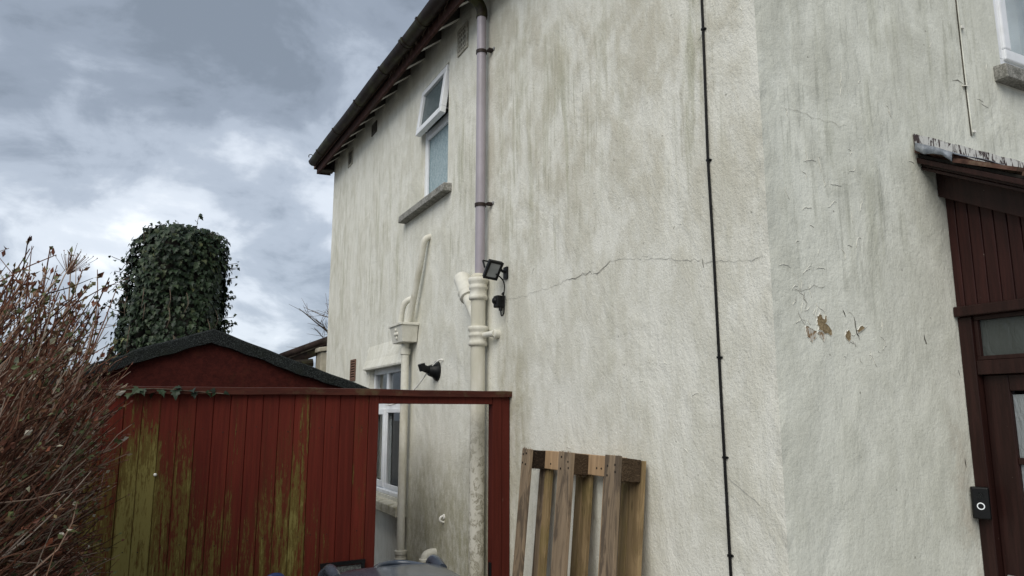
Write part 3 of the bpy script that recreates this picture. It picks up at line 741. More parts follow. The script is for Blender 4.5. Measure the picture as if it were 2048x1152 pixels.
for k, pl in enumerate(([(440, 2123), (437, 2089), (445, 2060), (457, 2032)], [(403, 2141), (437, 2122)], [(422, 2047), (513, 2091)], [(371, 2148), (389, 2120)], [(434, 2023), (429, 2002)], [(434, 1965), (413, 1940)], [(449, 1966), (464, 1941)], [(560, 1994), (577, 1985)], [(127, 2132), (143, 2097), (163, 2077)], [(167, 2203), (162, 2179), (177, 2159), (164, 2138)], [(124, 2184), (119, 2162)])):
    crack_or_gap_shade(FR, px2(pl), .0016 if k not in (0, 3, 9) else .0022, 'crack_dark' if k in (0, 3, 4) else 'crack_grey', .004, 40 + k, parent=frontw)
# curled edges of old paint, catching the light
rr = random.Random(77); mb = MB(); sh_ = MB()
zones = [(.10, .55, 2.25, 2.75, 22), (.08, .95, 2.75, 3.3, 8), (.10, .24, 2.08, 2.22, 16), (.36, .62, 1.94, 2.14, 10), (1.0, 1.6, 3.2, 3.7, 5)]
for u0, u1, z0, z1, n_ in zones:
    for i in range(n_):
        u, z = rr.uniform(u0, u1), rr.uniform(z0, z1); L_ = rr.uniform(.015, .07); a_ = rr.choice((rr.gauss(0, .5), rr.gauss(1.57, .35))); P = []
        for k in range(6):
            P.append((u, -.0012, z)); a_ += rr.gauss(0, .45); u += math.cos(a_) * L_ / 5; z += math.sin(a_) * L_ / 5
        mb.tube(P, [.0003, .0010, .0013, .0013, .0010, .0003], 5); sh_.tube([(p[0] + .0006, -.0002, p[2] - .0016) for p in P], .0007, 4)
tag(mb.build('curled_paint', M['paint_lip'], frontw, smooth=True), kind='stuff'); tag(sh_.build('paint_edge_dirt', M['crack_grey'], frontw), kind='stuff')  # second mesh: offset darker copy of each curl, its cast shadow as colour
mb = MB()
for i in range(26):
    y, z = rr.uniform(.05, 2.0), rr.uniform(1.3, 3.4); L_ = rr.uniform(.01, .05); a_ = rr.gauss(.4, .7); P = []
    for k in range(5):
        P.append((-.0012, y, z)); a_ += rr.gauss(0, .4); y += math.cos(a_) * L_ / 4; z += math.sin(a_) * L_ / 4
    mb.tube(P, [.0004, .0013, .0015, .0012, .0004], 5)
tag(mb.build('curled_paint', M['paint_lip'], sidew, smooth=True), kind='stuff')

# ------------------------------------------------------------------ rainwater pipe and soil stack
UPX, UPY = -.062, 2.535
dp = thing('rainwater_downpipe', 'mauve-grey plastic rainwater pipe running from the gutter into the cast-iron stack', 'downpipe', (UPX, UPY, 2.66))
mb = MB(); mb.tube([(UPX, UPY, 2.62), (UPX, UPY, 4.63)], .034, 20); mb.build('pipe', M['mauve_plastic'], dp, smooth=True, auto=40)
mb = MB(); mb.tube(smoothpath([(UPX, UPY, 4.60), (UPX, UPY, 4.66), (-.10, UPY, 4.72), (-.22, UPY, 4.79), (-.266, UPY, 4.825), (-.268, UPY, 4.85)], 5), .041, 16); mb.build('swan_neck', M['gutter_brown'], dp, smooth=True, auto=50)
for z in (3.18, 4.33):
    mb = MB(); mb.lathe([(.0345, -.012), (.040, -.012), (.040, .012), (.0345, .012)], (UPX, UPY, z), n=20)
    mb.box(-.035, .001, UPY - .075, UPY - .036, z - .009, z + .009); mb.build('pipe_clip', M['dark_clip'], dp, smooth=True, auto=30)
    mb = MB(); mb.lathe([(.012, 0), (.012, .006), (.006, .009)], (-.0005, UPY - .088, z + .004), (-1, 0, 0), 10); mb.build('clip_screw', M['steel'], dp)
st = thing('soil_stack', 'cream painted cast-iron soil stack with ringed collars and a capped branch', 'soil pipe', (-.07, UPY, 0))
SX = -.072
mb = MB(); mb.tube([(SX, UPY, 0), (SX, UPY, 2.60)], .050, 24); mb.build('pipe', M['flaky_iron'], st, smooth=True, auto=40)
def collar(z, h, nm='collar'):
    mb = MB(); p = [(.0505, 0), (.062, .004), (.066, .018), (.062, .030), (.058, .036), (.058, h * .45), (.064, h * .5), (.066, h * .58), (.060, h * .66), (.060, h * .72), (.068, h * .80), (.070, h * .9), (.066, h), (.045, h)]
    mb.lathe(p, (SX, UPY, z), n=28); return mb.build(nm, M['cream_iron'], st, smooth=True)
collar(2.505, .155); collar(2.19, .135)
mb = MB(); mb.lathe([(.060, 0), (.056, .02), (.036, .035)], (SX, UPY, 2.655), n=24); mb.build('mortar_joint', M['painted_sill'], st, smooth=True)
mb = MB(); mb.tube(smoothpath([(SX, UPY + .0, 2.36), (SX, UPY + .045, 2.42), (SX, UPY + .12, 2.50), (SX, UPY + .20, 2.585)], 5), .047, 18)
mb.build('branch', M['cream_iron'], st, smooth=True, auto=50)
ax = Vector((0, .64, .77)).normalized()
mb = MB(); mb.lathe([(.050, 0), (.063, .004), (.066, .02), (.060, .032), (.062, .05), (.067, .062), (.060, .074), (.0585, .16), (.060, .215), (.052, .228), (.0, .230)], Vector((SX, UPY + .16, 2.543)), ax, 24)
mb.build('branch_cap', M['cream_iron'], st, smooth=True, auto=55)
mb = MB(); mb.tube([(SX + .02, UPY - .05, 2.262), (-.05, UPY - .13, 2.262), (-.035, UPY - .185, 2.262)], [.020, .019, .022], 12); mb.lathe([(.03, 0), (.03, .035), (.02, .04)], (0, UPY - .175, 2.262), (-1, 0, 0), 14); mb.build('wall_lug', M['cream_iron'], st, smooth=True, auto=50)

# ------------------------------------------------------------------ hopper, waste pipes and downpipe
hp = thing('rainwater_hopper', 'cream hopper head with a rosette, two waste pipes entering it from the wall', 'hopper', (-.08, 4.11, 2.33))
mb = MB()
T = [(-.158, 3.945), (-.006, 3.945), (-.006, 4.285), (-.158, 4.285)]; B = [(-.135, 3.975), (-.006, 3.975), (-.006, 4.255), (-.135, 4.255)]
mb.hexa([(x, y, 2.345) for x, y in B], [(x, y, 2.495) for x, y in T]); body = mb.build('hopper_body', M['cream_iron'], hp, bevel=.005)
mb = ring((Vector((0, 0, 0)), Vector((0, 1, 0)), Vector((-1, 0, 0))), 0, 0, 0, 0, 0, 0, 0); mb = MB()
for a, b, c, d in ((-.168, -.150, 3.935, 4.295), (-.150, -.003, 3.935, 3.953), (-.150, -.003, 4.277, 4.295)): mb.box(a, b, c, d, 2.488, 2.510)
mb.build('hopper_rim', M['cream_iron'], hp, bevel=.004)
for dy, dz in ((0, 0), (.030, .0), (-.030, 0), (0, .034), (0, -.034)):
    mb = MB(); mb.lathe([(.019, 0), (.018, .006), (.010, .012), (0.0, .014)], (-.146 - dz * .15, 4.115 + dy, 2.42 + dz), (-1, 0, -.15), 12); mb.build('rosette_petal', M['cream_iron'], body, smooth=True)
mb = MB(); mb.tube([(-.062, 4.115, 0.60), (-.062, 4.115, 2.36)], .034, 18); mb.build('downpipe', M['cream_iron'], hp, smooth=True, auto=40)
mb = MB(); mb.lathe([(.0345, 0), (.044, .003), (.044, .05), (.0345, .055)], (-.062, 4.115, 2.245), n=18); mb.build('pipe_socket', M['cream_iron'], hp, smooth=True, auto=40)
mb = MB(); mb.lathe([(.035, 0), (.050, .002), (.052, .022), (.046, .028), (.046, .05), (.053, .056), (.053, .082), (.036, .088)], (-.062, 4.115, .535), n=18); mb.build('pipe_shoe', M['cream_iron'], hp, smooth=True, auto=40)
mb = MB(); mb.tube(smoothpath([(-.062, 4.115, .60), (-.062, 4.115, .30), (-.09, 4.115, .15), (-.16, 4.115, .06)], 4), .036, 14); mb.build('pipe_foot', M['cream_iron'], hp, smooth=True, auto=50)
mb = MB(); mb.tube(smoothpath([(.02, 3.715, 3.215), (-.012, 3.72, 3.212), (-.045, 3.735, 3.17), (-.052, 3.80, 3.00), (-.058, 3.90, 2.78), (-.068, 4.02, 2.52)], 6), [.027] * 31, 14); mb.build('waste_pipe', M['cream_iron'], hp, smooth=True, auto=60)
mb = MB(); mb.tube(smoothpath([(.02, 4.10, 2.735), (-.03, 4.11, 2.735), (-.07, 4.14, 2.70), (-.085, 4.17, 2.62), (-.088, 4.20, 2.47)], 6), .026, 14); mb.build('waste_pipe', M['cream_iron'], hp, smooth=True, auto=60)
mb = MB(); mb.tube(smoothpath([(-.045, 4.06, 2.67), (-.055, 4.09, 2.60), (-.065, 4.11, 2.47)], 6), .020, 12); mb.build('waste_pipe', M['cream_iron'], hp, smooth=True, auto=60)

# ------------------------------------------------------------------ flood light, sensor, wall bracket, hook, outlet
fl = thing('flood_light', 'small black LED flood light on a bracket beside the grey downpipe', 'flood light', (-.01, 2.27, 2.66))
c = Vector((-.105, 2.225, 2.658)); rt = Vector((1.0, .05, -.09)).normalized(); up_ = Vector((.12, -.60, .79)); up_ = (up_ - rt * up_.dot(rt)).normalized(); nrm = rt.cross(up_).normalized()
def ob(mb, c, ax, h, mi=0):
    a, b, d = ax
    def q(i, j, k): return c + a * h[0] * i + b * h[1] * j + d * h[2] * k
    mb.hexa([q(-1, -1, -1), q(1, -1, -1), q(1, 1, -1), q(-1, 1, -1)], [q(-1, -1, 1), q(1, -1, 1), q(1, 1, 1), q(-1, 1, 1)], mi); return mb
AX = (rt, up_, nrm)
ob(MB(), c - nrm * .012, AX, (.050, .064, .011)).build('housing', M['black_plastic'], fl, bevel=.004)
mb = MB()
for s_ in (-1, 1): ob(mb, c + rt * .0435 * s_ + nrm * .003, AX, (.0085, .066, .0055)); ob(mb, c + up_ * .0575 * s_ + nrm * .003, AX, (.0350, .0085, .0055))
mb.build('bezel', M['black_plastic'], fl, bevel=.003)
ob(MB(), c + nrm * .002, AX, (.0348, .0488, .0015)).build('lens', M['lamp_glass'], fl)
mb = MB()
for k in range(6): ob(mb, c - nrm * .030 + rt * (-.035 + .014 * k), AX, (.002, .050, .008))
mb.build('heat_sink', M['black_plastic'], fl)
mb = MB(); bk = c - nrm * .02
for s_ in (-1, 1):
    a_ = bk + rt * .056 * s_
    mb.tube([a_, a_ - nrm * .06 + up_ * .02], .006, 4)
q1 = bk + rt * .056 - nrm * .06 + up_ * .02; q2 = bk - rt * .056 - nrm * .06 + up_ * .02
mb.tube([q1, q2], .006, 4); mb.build('bracket', M['black_plastic'], fl)
mb = MB(); mb.tube([(q1 + q2) / 2, (-.03, 2.24, 2.66), (.0, 2.24, 2.655)], .010, 8); mb.box(-.014, -.0005, 2.215, 2.265, 2.61, 2.69); mb.build('wall_mount', M['black_plastic'], fl)
mb = MB(); mb.tube(smoothpath([c - nrm * .03 - up_ * .02, (-.06, 2.225, 2.62), (-.022, 2.235, 2.58), (-.022, 2.24, 2.50), (-.03, 2.25, 2.47)], 6), .0042, 6); mb.build('cable', M['black_cable'], fl, smooth=True)
se = thing('motion_sensor', 'black box motion sensor on the wall below the flood light', 'sensor', (-.01, 2.29, 2.42))
mb = MB(); mb.box(-.062, -.0005, 2.262, 2.318, 2.425, 2.505); mb.build('sensor_body', M['black_plastic'], se, bevel=.008)
mb = MB(); mb.lathe([(.024, 0), (.023, .008), (.016, .016), (0, .019)], (-.060, 2.29, 2.470), (-1, -.1, -.1), 14); mb.build('sensor_eye', M['black_plastic'], se, smooth=True)
mb = MB(); mb.tube([(-.03, 2.25, 2.505), (-.02, 2.243, 2.52)], .008, 8); mb.tube(smoothpath([(-.026, 2.275, 2.428), (-.028, 2.270, 2.39), (-.030, 2.252, 2.368), (-.024, 2.235, 2.385), (-.018, 2.238, 2.44), (-.018, 2.24, 2.50)], 6), .0045, 6); mb.build('cable', M['black_cable'], se, smooth=True)
mb = MB(); mb.lathe([(.012, 0), (.012, .02), (.008, .026)], (-.028, 2.275, 2.404), n=10); mb.build('gland', M['black_plastic'], se)

cb = thing('camera_bracket', 'black round wall bracket with a stub arm above the red fence', 'bracket', (-.01, 3.47, 2.07))
mb = MB(); mb.lathe([(.080, 0), (.080, .012), (.072, .020), (.055, .034), (.045, .060), (.040, .075)], (-.0005, 3.485, 2.075), (-1, 0, 0), 24); mb.build('base_plate', M['black_plastic'], cb, smooth=True, auto=35)
mb = MB(); mb.tube([(-.06, 3.485, 2.075), (-.12, 3.485, 2.095)], [.030, .028], 14); mb.build('arm', M['black_plastic'], cb, smooth=True, auto=40)
ob(MB(), Vector((-.128, 3.485, 2.100)), (Vector((.95, 0, .3)).normalized(), Vector((0, 1, 0)), Vector((-.3, 0, .95)).normalized()), (.022, .030, .030)).build('arm_head', M['black_plastic'], cb, bevel=.006)
tag(MB().tube(smoothpath([(-.004, 3.36, 2.150), (-.02, 3.372, 2.156), (-.05, 3.46, 2.115), (-.10, 3.66, 1.965), (-.12, 3.85, 1.885), (-.10, 4.2, 1.83), (-.06, 4.62, 1.815), (-.01, 4.8, 1.84), (.04, 4.88, 1.83)], 6), .0062, 6).build('wall_cable', M['white_cable'], smooth=True), 'thin white cable drooping from the black wall bracket', 'cable')
hk = thing('wall_hook', 'small white curled hook on the stained wall inside the gateway', 'hook', (-.005, 3.28, .97))
mb = MB(); mb.lathe([(.02, 0), (.02, .006), (.012, .010)], (-.0005, 3.29, .985), (-1, 0, 0), 12); mb.build('plate', M['white_cable'], hk)
mb = MB(); mb.tube([(-.004 - .030 * math.sin(t), 3.29 + .004, .968 + .022 * math.cos(t)) for t in [R(-5 + 20 * k) for k in range(14)]], .008, 8); mb.build('curl', M['white_cable'], hk, smooth=True)
ov = thing('overflow_outlet', 'cream stub overflow outlet low on the wall behind the bin', 'outlet', (-.03, 3.45, .68))
mb = MB(); mb.tube(smoothpath([(.0, 3.46, .70), (-.04, 3.46, .70), (-.075, 3.46, .685), (-.088, 3.46, .65)], 5), .034, 16); mb.build('elbow', M['cream_iron'], ov, smooth=True, auto=50)
mb = MB(); mb.lathe([(.036, 0), (.041, .003), (.041, .02), (.036, .024)], (-.087, 3.46, .645), (-.1, 0, 1), 16); mb.build('lip', M['cream_iron'], ov, smooth=True, auto=40)

# ------------------------------------------------------------------ cables on the walls
ca = thing('wall_cable', 'black cable clipped straight down the rendered wall near the house corner', 'cable', (-.008, .285, 0))
pts = []; z = 0.0
while z <= 4.92:
    pts.append((-.0085 - .0008 * math.sin(z * 5), .268 + .0105 * min(z, 2.8) - max(0, z - 2.8) * .012 + .0014 * math.sin(z * 1.9) + .0005 * math.sin(z * 7.1), z)); z += .06
mb = MB(); mb.tube(pts, .0058, 8); mb.build('cable', M['black_cable'], ca, smooth=True)
def cy_at(z):
    return min(pts, key=lambda p: abs(p[2] - z))[1]
for z in (.5, .85, 1.209, 1.576, 1.968, 2.80, 3.395, 3.9, 4.4):
    y = cy_at(z); mb = MB(); mb.prism([(-.001, y - .0085, z - .0045), (-.001, y + .0085, z - .0045), (-.0145, y + .0075, z - .0045), (-.016, y, z - .0045), (-.0145, y - .0075, z - .0045)], (0, 0, .009)); mb.lathe([(.004, 0), (.004, .007)], (-.001, y - .011, z), (-1, 0, 0), 8)
    mb.build('cable_clip', M['black_plastic'], ca)
ca = thing('painted_cable', 'thin painted-over cable dangling on the front wall above the porch roof', 'cable', (1.365, -.004, 3.05))
pts = [(1.358 + .004 * math.sin(z * 3) + (.008 if z > 3.3 else 0) * (z - 3.3), -.0045, z) for z in [3.045 + .045 * k for k in range(39)]]
mb = MB(); mb.tube(pts, .0050, 8); mb.build('cable', M['wall_r'], ca, smooth=True)
mb = MB(); mb.tube([(p[0] - .0052, -.0022, p[2]) for p in pts], .0036, 5); mb.build('crack', M['crack_dark'], ca)  # dark strip along the cable: the shadow in its gap, put in as colour
for z in (3.065, 3.60): 
    mb = MB(); mb.box(1.356, 1.380, -.014, -.0005, z - .006, z + .008); mb.build('cable_clip', M['paint_lip'], ca, bevel=.002)
mb = MB(); mb.prism([(1.325, -.002, 3.292), (1.352, -.002, 3.298), (1.350, -.020, 3.290), (1.326, -.014, 3.286)], (0, 0, .003)); mb.build('lifted_paint_flake', M['paint_lip'], ca)

# ------------------------------------------------------------------ porch
PX = 1.10
po = thing('porch', 'dark brown timber porch with sloping tiled roof against the front wall', 'porch', (1.9, -.8, 0))
FP = (Vector((PX, 0, 0)), Vector((0, -1, 0)), Vector((-1, 0, 0)))      # u runs towards the viewer, w outwards
PB = M['porch_brown']; D = 1.55
def pb(name, u0, u1, z0, z1, w0, w1, mat=PB, bev=.003, parent=po):
    return lbox(MB(), FP, u0, u1, z0, z1, w0, w1).build(name, mat, parent, bevel=bev)
pb('door_post', .0015, .060, 0, 2.158, -.09, .0)
pb('door_post', .98, 1.05, 0, 2.158, -.09, .0)
pb('side_rail', .0015, D, 2.160, 2.205, -.09, .026, bev=.005)
pb('transom_rail', .061, .979, 1.908, 1.968, -.088, -.003)
# transom light
tw = ring(FP, .061, .979, 1.969, 2.159, .018, -.05, -.012).build('transom_window', PB, po, bevel=.002)
lbox(MB(), FP, .080, .960, 1.988, 2.140, -.034, -.029).build('pane', M['frosted_dark'], tw)
# panel below and beyond the door
for k in range(6):
    a = 1.051 + k * .083; pb('board', a, a + .081, 0.02, 2.158, -.045, -.02, M['porch_board'])
# door
dr = thing('porch_door_hinge', '', '', (PX, 0, 0)); bpy.data.objects.remove(dr)
dz = [1.840, 1.565, 1.283, 1.0, .72]
door = MB(); lbox(door, FP, .062, .165, .01, 1.906, -.075, -.035); lbox(door, FP, .875, .977, .01, 1.906, -.075, -.035); lbox(door, FP, .165, .875, 1.838, 1.906, -.075, -.035); lbox(door, FP, .165, .875, .01, .20, -.075, -.035)
door = door.build('door', PB, po, bevel=.004)
for k, z in enumerate((1.555, 1.272, .99, .705)):
    lbox(MB(), FP, .166, .874, z - .014, z + .012, -.072, -.038).build('glazing_bar', PB, door, bevel=.003)
lbox(MB(), FP, .505, .530, .202, 1.836, -.071, -.039).build('glazing_bar', PB, door, bevel=.003)
zs_ = [.20, .705, .99, 1.272, 1.555, 1.838]
for a, b in zip(zs_[:-1], zs_[1:]):
    for u0, u1 in ((.166, .504), (.531, .874)):
        lbox(MB(), FP, u0, u1, a + .013, b - .015, -.058, -.053).build('pane', M['frosted_glass'], door)
lbox(MB(), FP, .080, .110, .95, 1.10, -.034, -.022).build('door_plate', M['steel'], door, bevel=.003)
for k_ in ('frosted_dark', 'obscure_dark', 'obscure_glass'): M[k_].node_tree.nodes['Principled BSDF'].inputs['Specular IOR Level'].default_value = .25
# tongue and groove gable boards, tops cut to the slope
SLP = .535
def ztop(u): return 2.72 - SLP * u
u = .002; k = 0
while u < D:
    wdt = .052 if k else .041; b = min(u + wdt - .0035, D)
    mb = MB(); O = FP[0]
    def pp(u_, z_, w_): return Vector((PX - w_, -u_, z_))
    mb.hexa([pp(u, 2.206, -.03), pp(b, 2.206, -.03), pp(b, 2.206, -.002), pp(u, 2.206, -.002)], [pp(u, max(2.21, ztop(u)), -.03), pp(b, max(2.21, ztop(b)), -.03), pp(b, max(2.21, ztop(b)), -.002), pp(u, max(2.21, ztop(u)), -.002)])
    if ztop(b) > 2.22: mb.build('gable_board', M['porch_board'], po, bevel=.003)
    u += wdt; k += 1
def slope_board(name, x0, x1, zt, zb, mat, ua=.002, ub=1.75, bev=.003):
    mb = MB()
    mb.hexa([(x0, -ua, zb - SLP * ua), (x1, -ua, zb - SLP * ua), (x1, -ub, zb - SLP * ub), (x0, -ub, zb - SLP * ub)], [(x0, -ua, zt - SLP * ua), (x1, -ua, zt - SLP * ua), (x1, -ub, zt - SLP * ub), (x0, -ub, zt - SLP * ub)])
    return mb.build(name, mat, po, bevel=bev)
slope_board('inner_barge_board', 1.052, 1.102, 2.822, 2.706, PB)
slope_board('barge_board', .925, .950, 2.868, 2.843, PB); slope_board('soffit_board', .951, 1.9, 2.852, 2.832, PB, .003)
slope_board('verge_batten', .951, 1.05, 2.830, 2.815, PB, .003)
proof = slope_board('roof', .935, 3.0, 2.884, 2.870, M['soffit_dark'], .004, 1.80, 0)
tm = MB(); L_, Wt, tk = .265, .163, .016
n_ = 5
for j in range(n_):                      # a gently cambered clay tile
    a = -Wt / 2 + Wt * j / n_; b = -Wt / 2 + Wt * (j + 1) / n_
    ca_ = .004 * math.cos(math.pi * (j / n_ - .5)); cb_ = .004 * math.cos(math.pi * ((j + 1) / n_ - .5))
    tm.hexa([(a, 0, ca_), (b, 0, cb_), (b, L_, cb_), (a, L_, ca_)], [(a, 0, tk + ca_), (b, 0, tk + cb_), (b, L_, tk + cb_), (a, L_, tk + ca_)])
tme = tm.mesh('tile'); tme.materials.append(M['roof_tile'])
sa = math.atan(SLP)
for r_ in range(13):
    for c_ in range(13):
        d_ = .17 + r_ * .145             # distance down the slope of the tile's lower edge
        xx = 1.003 + .165 * c_ + (.082 if r_ % 2 else 0) - (.04 if c_ == 0 and r_ % 2 else 0)
        yy = -d_ * math.cos(sa); z_ = 2.884 - d_ * math.sin(sa) + .010
        o = put('tile', tme, proof)
        o.location = (xx + random.uniform(-.004, .004) - (.012 if c_ == 0 and random.random() < .4 else 0), yy, z_ + random.uniform(0, .004)); o.rotation_euler = (sa - .055 + random.uniform(-.012, .012), random.uniform(-.01, .01), random.uniform(-.02, .02))
# lead flashing
mb = MB(); NX = 60
def fz(x, k): return
vs = []; fs = []
for i in range(NX + 1):
    x = .915 + i * 2.0 / NX
    vs += [(x, -.004, 2.976 + .002 * math.sin(x * 31)), (x, -.0065, 2.925 + .004 * math.sin(x * 17)), (x, -.012 + .003 * math.sin(x * 23), 2.895 + .003 * math.sin(x * 40))]
for i in range(NX): fs += [(3 * i, 3 * i + 3, 3 * i + 4, 3 * i + 1), (3 * i + 1, 3 * i + 4, 3 * i + 5, 3 * i + 2)]
mb.add(vs, fs); fo = mb.build('flashing_upstand', M['flaky_flashing'], po); sd_ = fo.modifiers.new('s', 'SOLIDIFY'); sd_.thickness = .004; sd_.offset = 1
mb = MB(); vs = []; fs = []
for i in range(NX + 1):
    x = .900 + i * 2.0 / NX; dl = .165 + .012 * math.sin(x * 9) + .006 * math.sin(x * 37)
    for j in range(5):
        t = j / 4; d_ = .010 + dl * t
        vs.append((x + (-.008 * t if i == 0 else 0), -.010 - d_ * math.cos(sa), 2.922 - d_ * math.sin(sa) + .006 * math.sin(x * 14 + j) * t + .010 * (1 - t)))
for i in range(NX):
    for j in range(4): fs.append((i * 5 + j, (i + 1) * 5 + j, (i + 1) * 5 + j + 1, i * 5 + j + 1))
for j in range(5):                       # turned-down edge at the verge
    v = vs[j]; vs.append((v[0] - .006, v[1], v[2] - .036 - .010 * math.sin(j * 1.7)))
b_ = (NX + 1) * 5
for j in range(4): fs.append((j, j + 1, b_ + j + 1, b_ + j))
mb.add(vs, fs); fo = mb.build('lead_flashing', M['lead'], po, smooth=True); sd_ = fo.modifiers.new('s', 'SOLIDIFY'); sd_.thickness = .004
# porch far side wall so the porch is closed
mb = MB(); mb.box(2.70, 2.76, -D, -.003, 0, 2.0); mb.build('far_side', M['porch_board'], po)
mb = MB(); mb.box(PX + .09, 2.699, -D, -D + .05, 0, 1.95); mb.build('front_panel', M['porch_board'], po)
# door bell
db = thing('video_doorbell', 'black video doorbell with a glowing white ring button on the porch post', 'doorbell', (1.08, -.035, 1.32))
nb = Vector((-.93, -.37, 0)).normalized(); rb = Vector((-.37, .93, 0)).normalized(); ub = Vector((0, 0, 1))
mb = MB(); mb.prism([(PX - .0008, -.004, 1.316), (PX - .0008, -.058, 1.316), (PX - .012, -.066, 1.316), (PX - .040, -.010, 1.316), (PX - .036, -.002, 1.316)], (0, 0, .128)); mb.build('wedge_mount', M['black_plastic'], db, bevel=.003)
cc = Vector((PX - .034, -.042, 1.381)); AXB = (rb, ub, nb)
ob(MB(), cc, AXB, (.031, .064, .012)).build('faceplate', M['black_plastic'], db, bevel=.006)
mb = MB(); mb.lathe([(.012, 0), (.012, .004), (.0, .006)], cc + nb * .011 + ub * .030, nb, 16); mb.build('camera_lens', M['clear_glass'], db, smooth=True)
mb = MB()
ringpts = [cc + nb * .0135 - ub * .012 + (rb * math.cos(t) + ub * math.sin(t)) * .0125 for t in [2 * math.pi * k / 24 for k in range(25)]]
mb.tube(ringpts, .0022, 6); rg = G('ring_light', .4, .4); rg.col((.75, .77, .78)); rg.b.inputs['Emission Color'].default_value = (.85, .95, 1, 1); rg.b.inputs['Emission Strength'].default_value = .12
mb.build('ring_button', rg.m, db, smooth=True)

# ------------------------------------------------------------------ red fence with open gateway
FY = 2.19
fe = thing('board_fence', 'red painted tongue and groove fence with green algae and an open gateway', 'fence', (-1.8, FY, 0))
x = -.906; k = 0
bm_cache = {}
widths = [.0815, .083, .0835, .0825, .0845, .083, .0825]
while x > -3.75:
    wd = widths[k % 7]; xa = x - wd + .0014; mb = MB()
    zt_ = 1.8520; d = random.uniform(-.0012, .0012)
    # chamfered long edges so each joint reads as a V groove
    p = [(xa, FY + .018), (x, FY + .018), (x, FY + .004 + d), (x - .0022, FY + d), (xa + .0022, FY + d), (xa, FY + .004 + d)]
    mb.prism([(a, b, 0.03) for a, b in p], (0, 0, zt_ - .03)); mb.build('board', M['fence_red'], fe)
    x -= wd; k += 1
FXL = x
mb = MB(); mb.box(-.9045, -.8475, FY - .004, FY + .05, 0, 1.8520); mb.build('gate_post', M['frame_red'], fe, bevel=.003)
mb = MB(); mb.box(-.8465, -.1245, FY - .003, FY + .045, 1.800, 1.8520); mb.build('head_board', M['frame_red'], fe, bevel=.003)
mb = MB(); mb.box(-.1235, -.060, FY - .006, FY + .06, 0, 1.8520); mb.build('gate_post', M['frame_red'], fe, bevel=.003)
mb = MB(); mb.box(-.0585, -.004, FY - .001, FY + .07, 0, 1.8520); mb.build('wall_post', M['frame_red'], fe, bevel=.003)
mb = MB(); n_ = 24
for i in range(n_):
    xa = FXL + (0.003 - FXL) * i / n_ - .0; xb = FXL + (0.003 - FXL) * (i + 1) / n_
    wz = lambda q: .0025 * math.sin(q * 4.1) + .0012 * math.sin(q * 13)
    vs = [(q, y, z + wz(q)) for q in (xa, xb) for y, z in ((FY - .028, 1.8455), (FY - .030, 1.880), (FY + .072, 1.886), (FY + .072, 1.8455))]
    mb.add(vs, [(0, 4, 5, 1), (1, 5, 6, 2), (2, 6, 7, 3), (3, 7, 4, 0)] + ([(0, 1, 2, 3)] if i == 0 else []) + ([(7, 6, 5, 4)] if i == n_ - 1 else []))
mb.build('cap_rail', M['cap_red'], fe, recalc=True)
for z in (.35, 1.05, 1.62):
    mb = MB(); mb.box(FXL, -.9055, FY + .019, FY + .065, z, z + .08); mb.build('back_rail', M['frame_red'], fe)
for xx in (-3.55, -2.2):
    mb = MB(); mb.box(xx, xx + .08, FY + .066, FY + .14, 0, 1.80); mb.build('back_post', M['frame_red'], fe)
nl = MB()
xx = -.945
while xx > -2.6:
    for zz_ in (.40, 1.09, 1.66): nl.lathe([(.0032, 0), (.0030, .0016), (.001, .002)], (xx + random.uniform(-.012, .012), FY + .0008, zz_ + random.uniform(-.015, .015)), (0, -1, 0), 7)
    xx -= .083
tag(nl.build('nail_heads', M['bark_dark'], fe), kind='stuff')
mb = MB(); mb.box(-.132, -.1242, FY - .0, FY + .03, .78, .86); mb.build('latch_keep', M['black_plastic'], fe)
mb = MB(); mb.lathe([(.003, -.001), (.0078, .0015), (.008, .006), (.006, .010), (.0, .012)], (-1.985, FY, 1.442), (0, -1, .15), 12)
tag(mb.build('white_knob', M['white_cable'], smooth=True), 'small white round knob stuck on the algae-covered fence boards', 'knob')

# ------------------------------------------------------------------ ivy leaf shape
def ivy_mesh(name, mat, seed):
    rnd = random.Random(seed)
    half = [(0, 0), (.16, -.10), (.40, -.02), (.50, .16), (.30, .22), (.40, .50), (.24, .52), (.10, .80), (0, 1.0)]
    half = [(a * rnd.uniform(.9, 1.1), b * rnd.uniform(.94, 1.06)) for a, b in half]; half[0] = (0, 0)
    def h(a, b): return .22 * abs(a) + .10 * math.sin(b * 2.2) - .16 * b * b
    mb = MB(); mid = [(0, 0, h(0, 0)), (0, .3, h(0, .3)), (0, .6, h(0, .6)), (0, 1.0, h(0, 1.0))]
    for s_ in (-1, 1):
        pts = [(a * s_, b, h(a, b)) for a, b in half]
        vs = pts + mid[1:3]; n0 = len(pts)
        f = [(0, 1, 2, n0), (2, 3, 4, n0), (n0, 4, 5, n0 + 1), (n0 + 1, 5, 6), (n0 + 1, 6, 7, 8)]
        if s_ < 0: f = [q[::-1] for q in f]
        mb.add(vs, f)
    me = mb.mesh(name)
    bm = bmesh.new(); bm.from_mesh(me); bmesh.ops.remove_doubles(bm, verts=bm.verts, dist=1e-4); bm.to_mesh(me); bm.free()
    me.materials.append(mat); return me
IV = [ivy_mesh('leaf', M['ivy_leaf_single'], s_) for s_ in (1, 2, 3)]
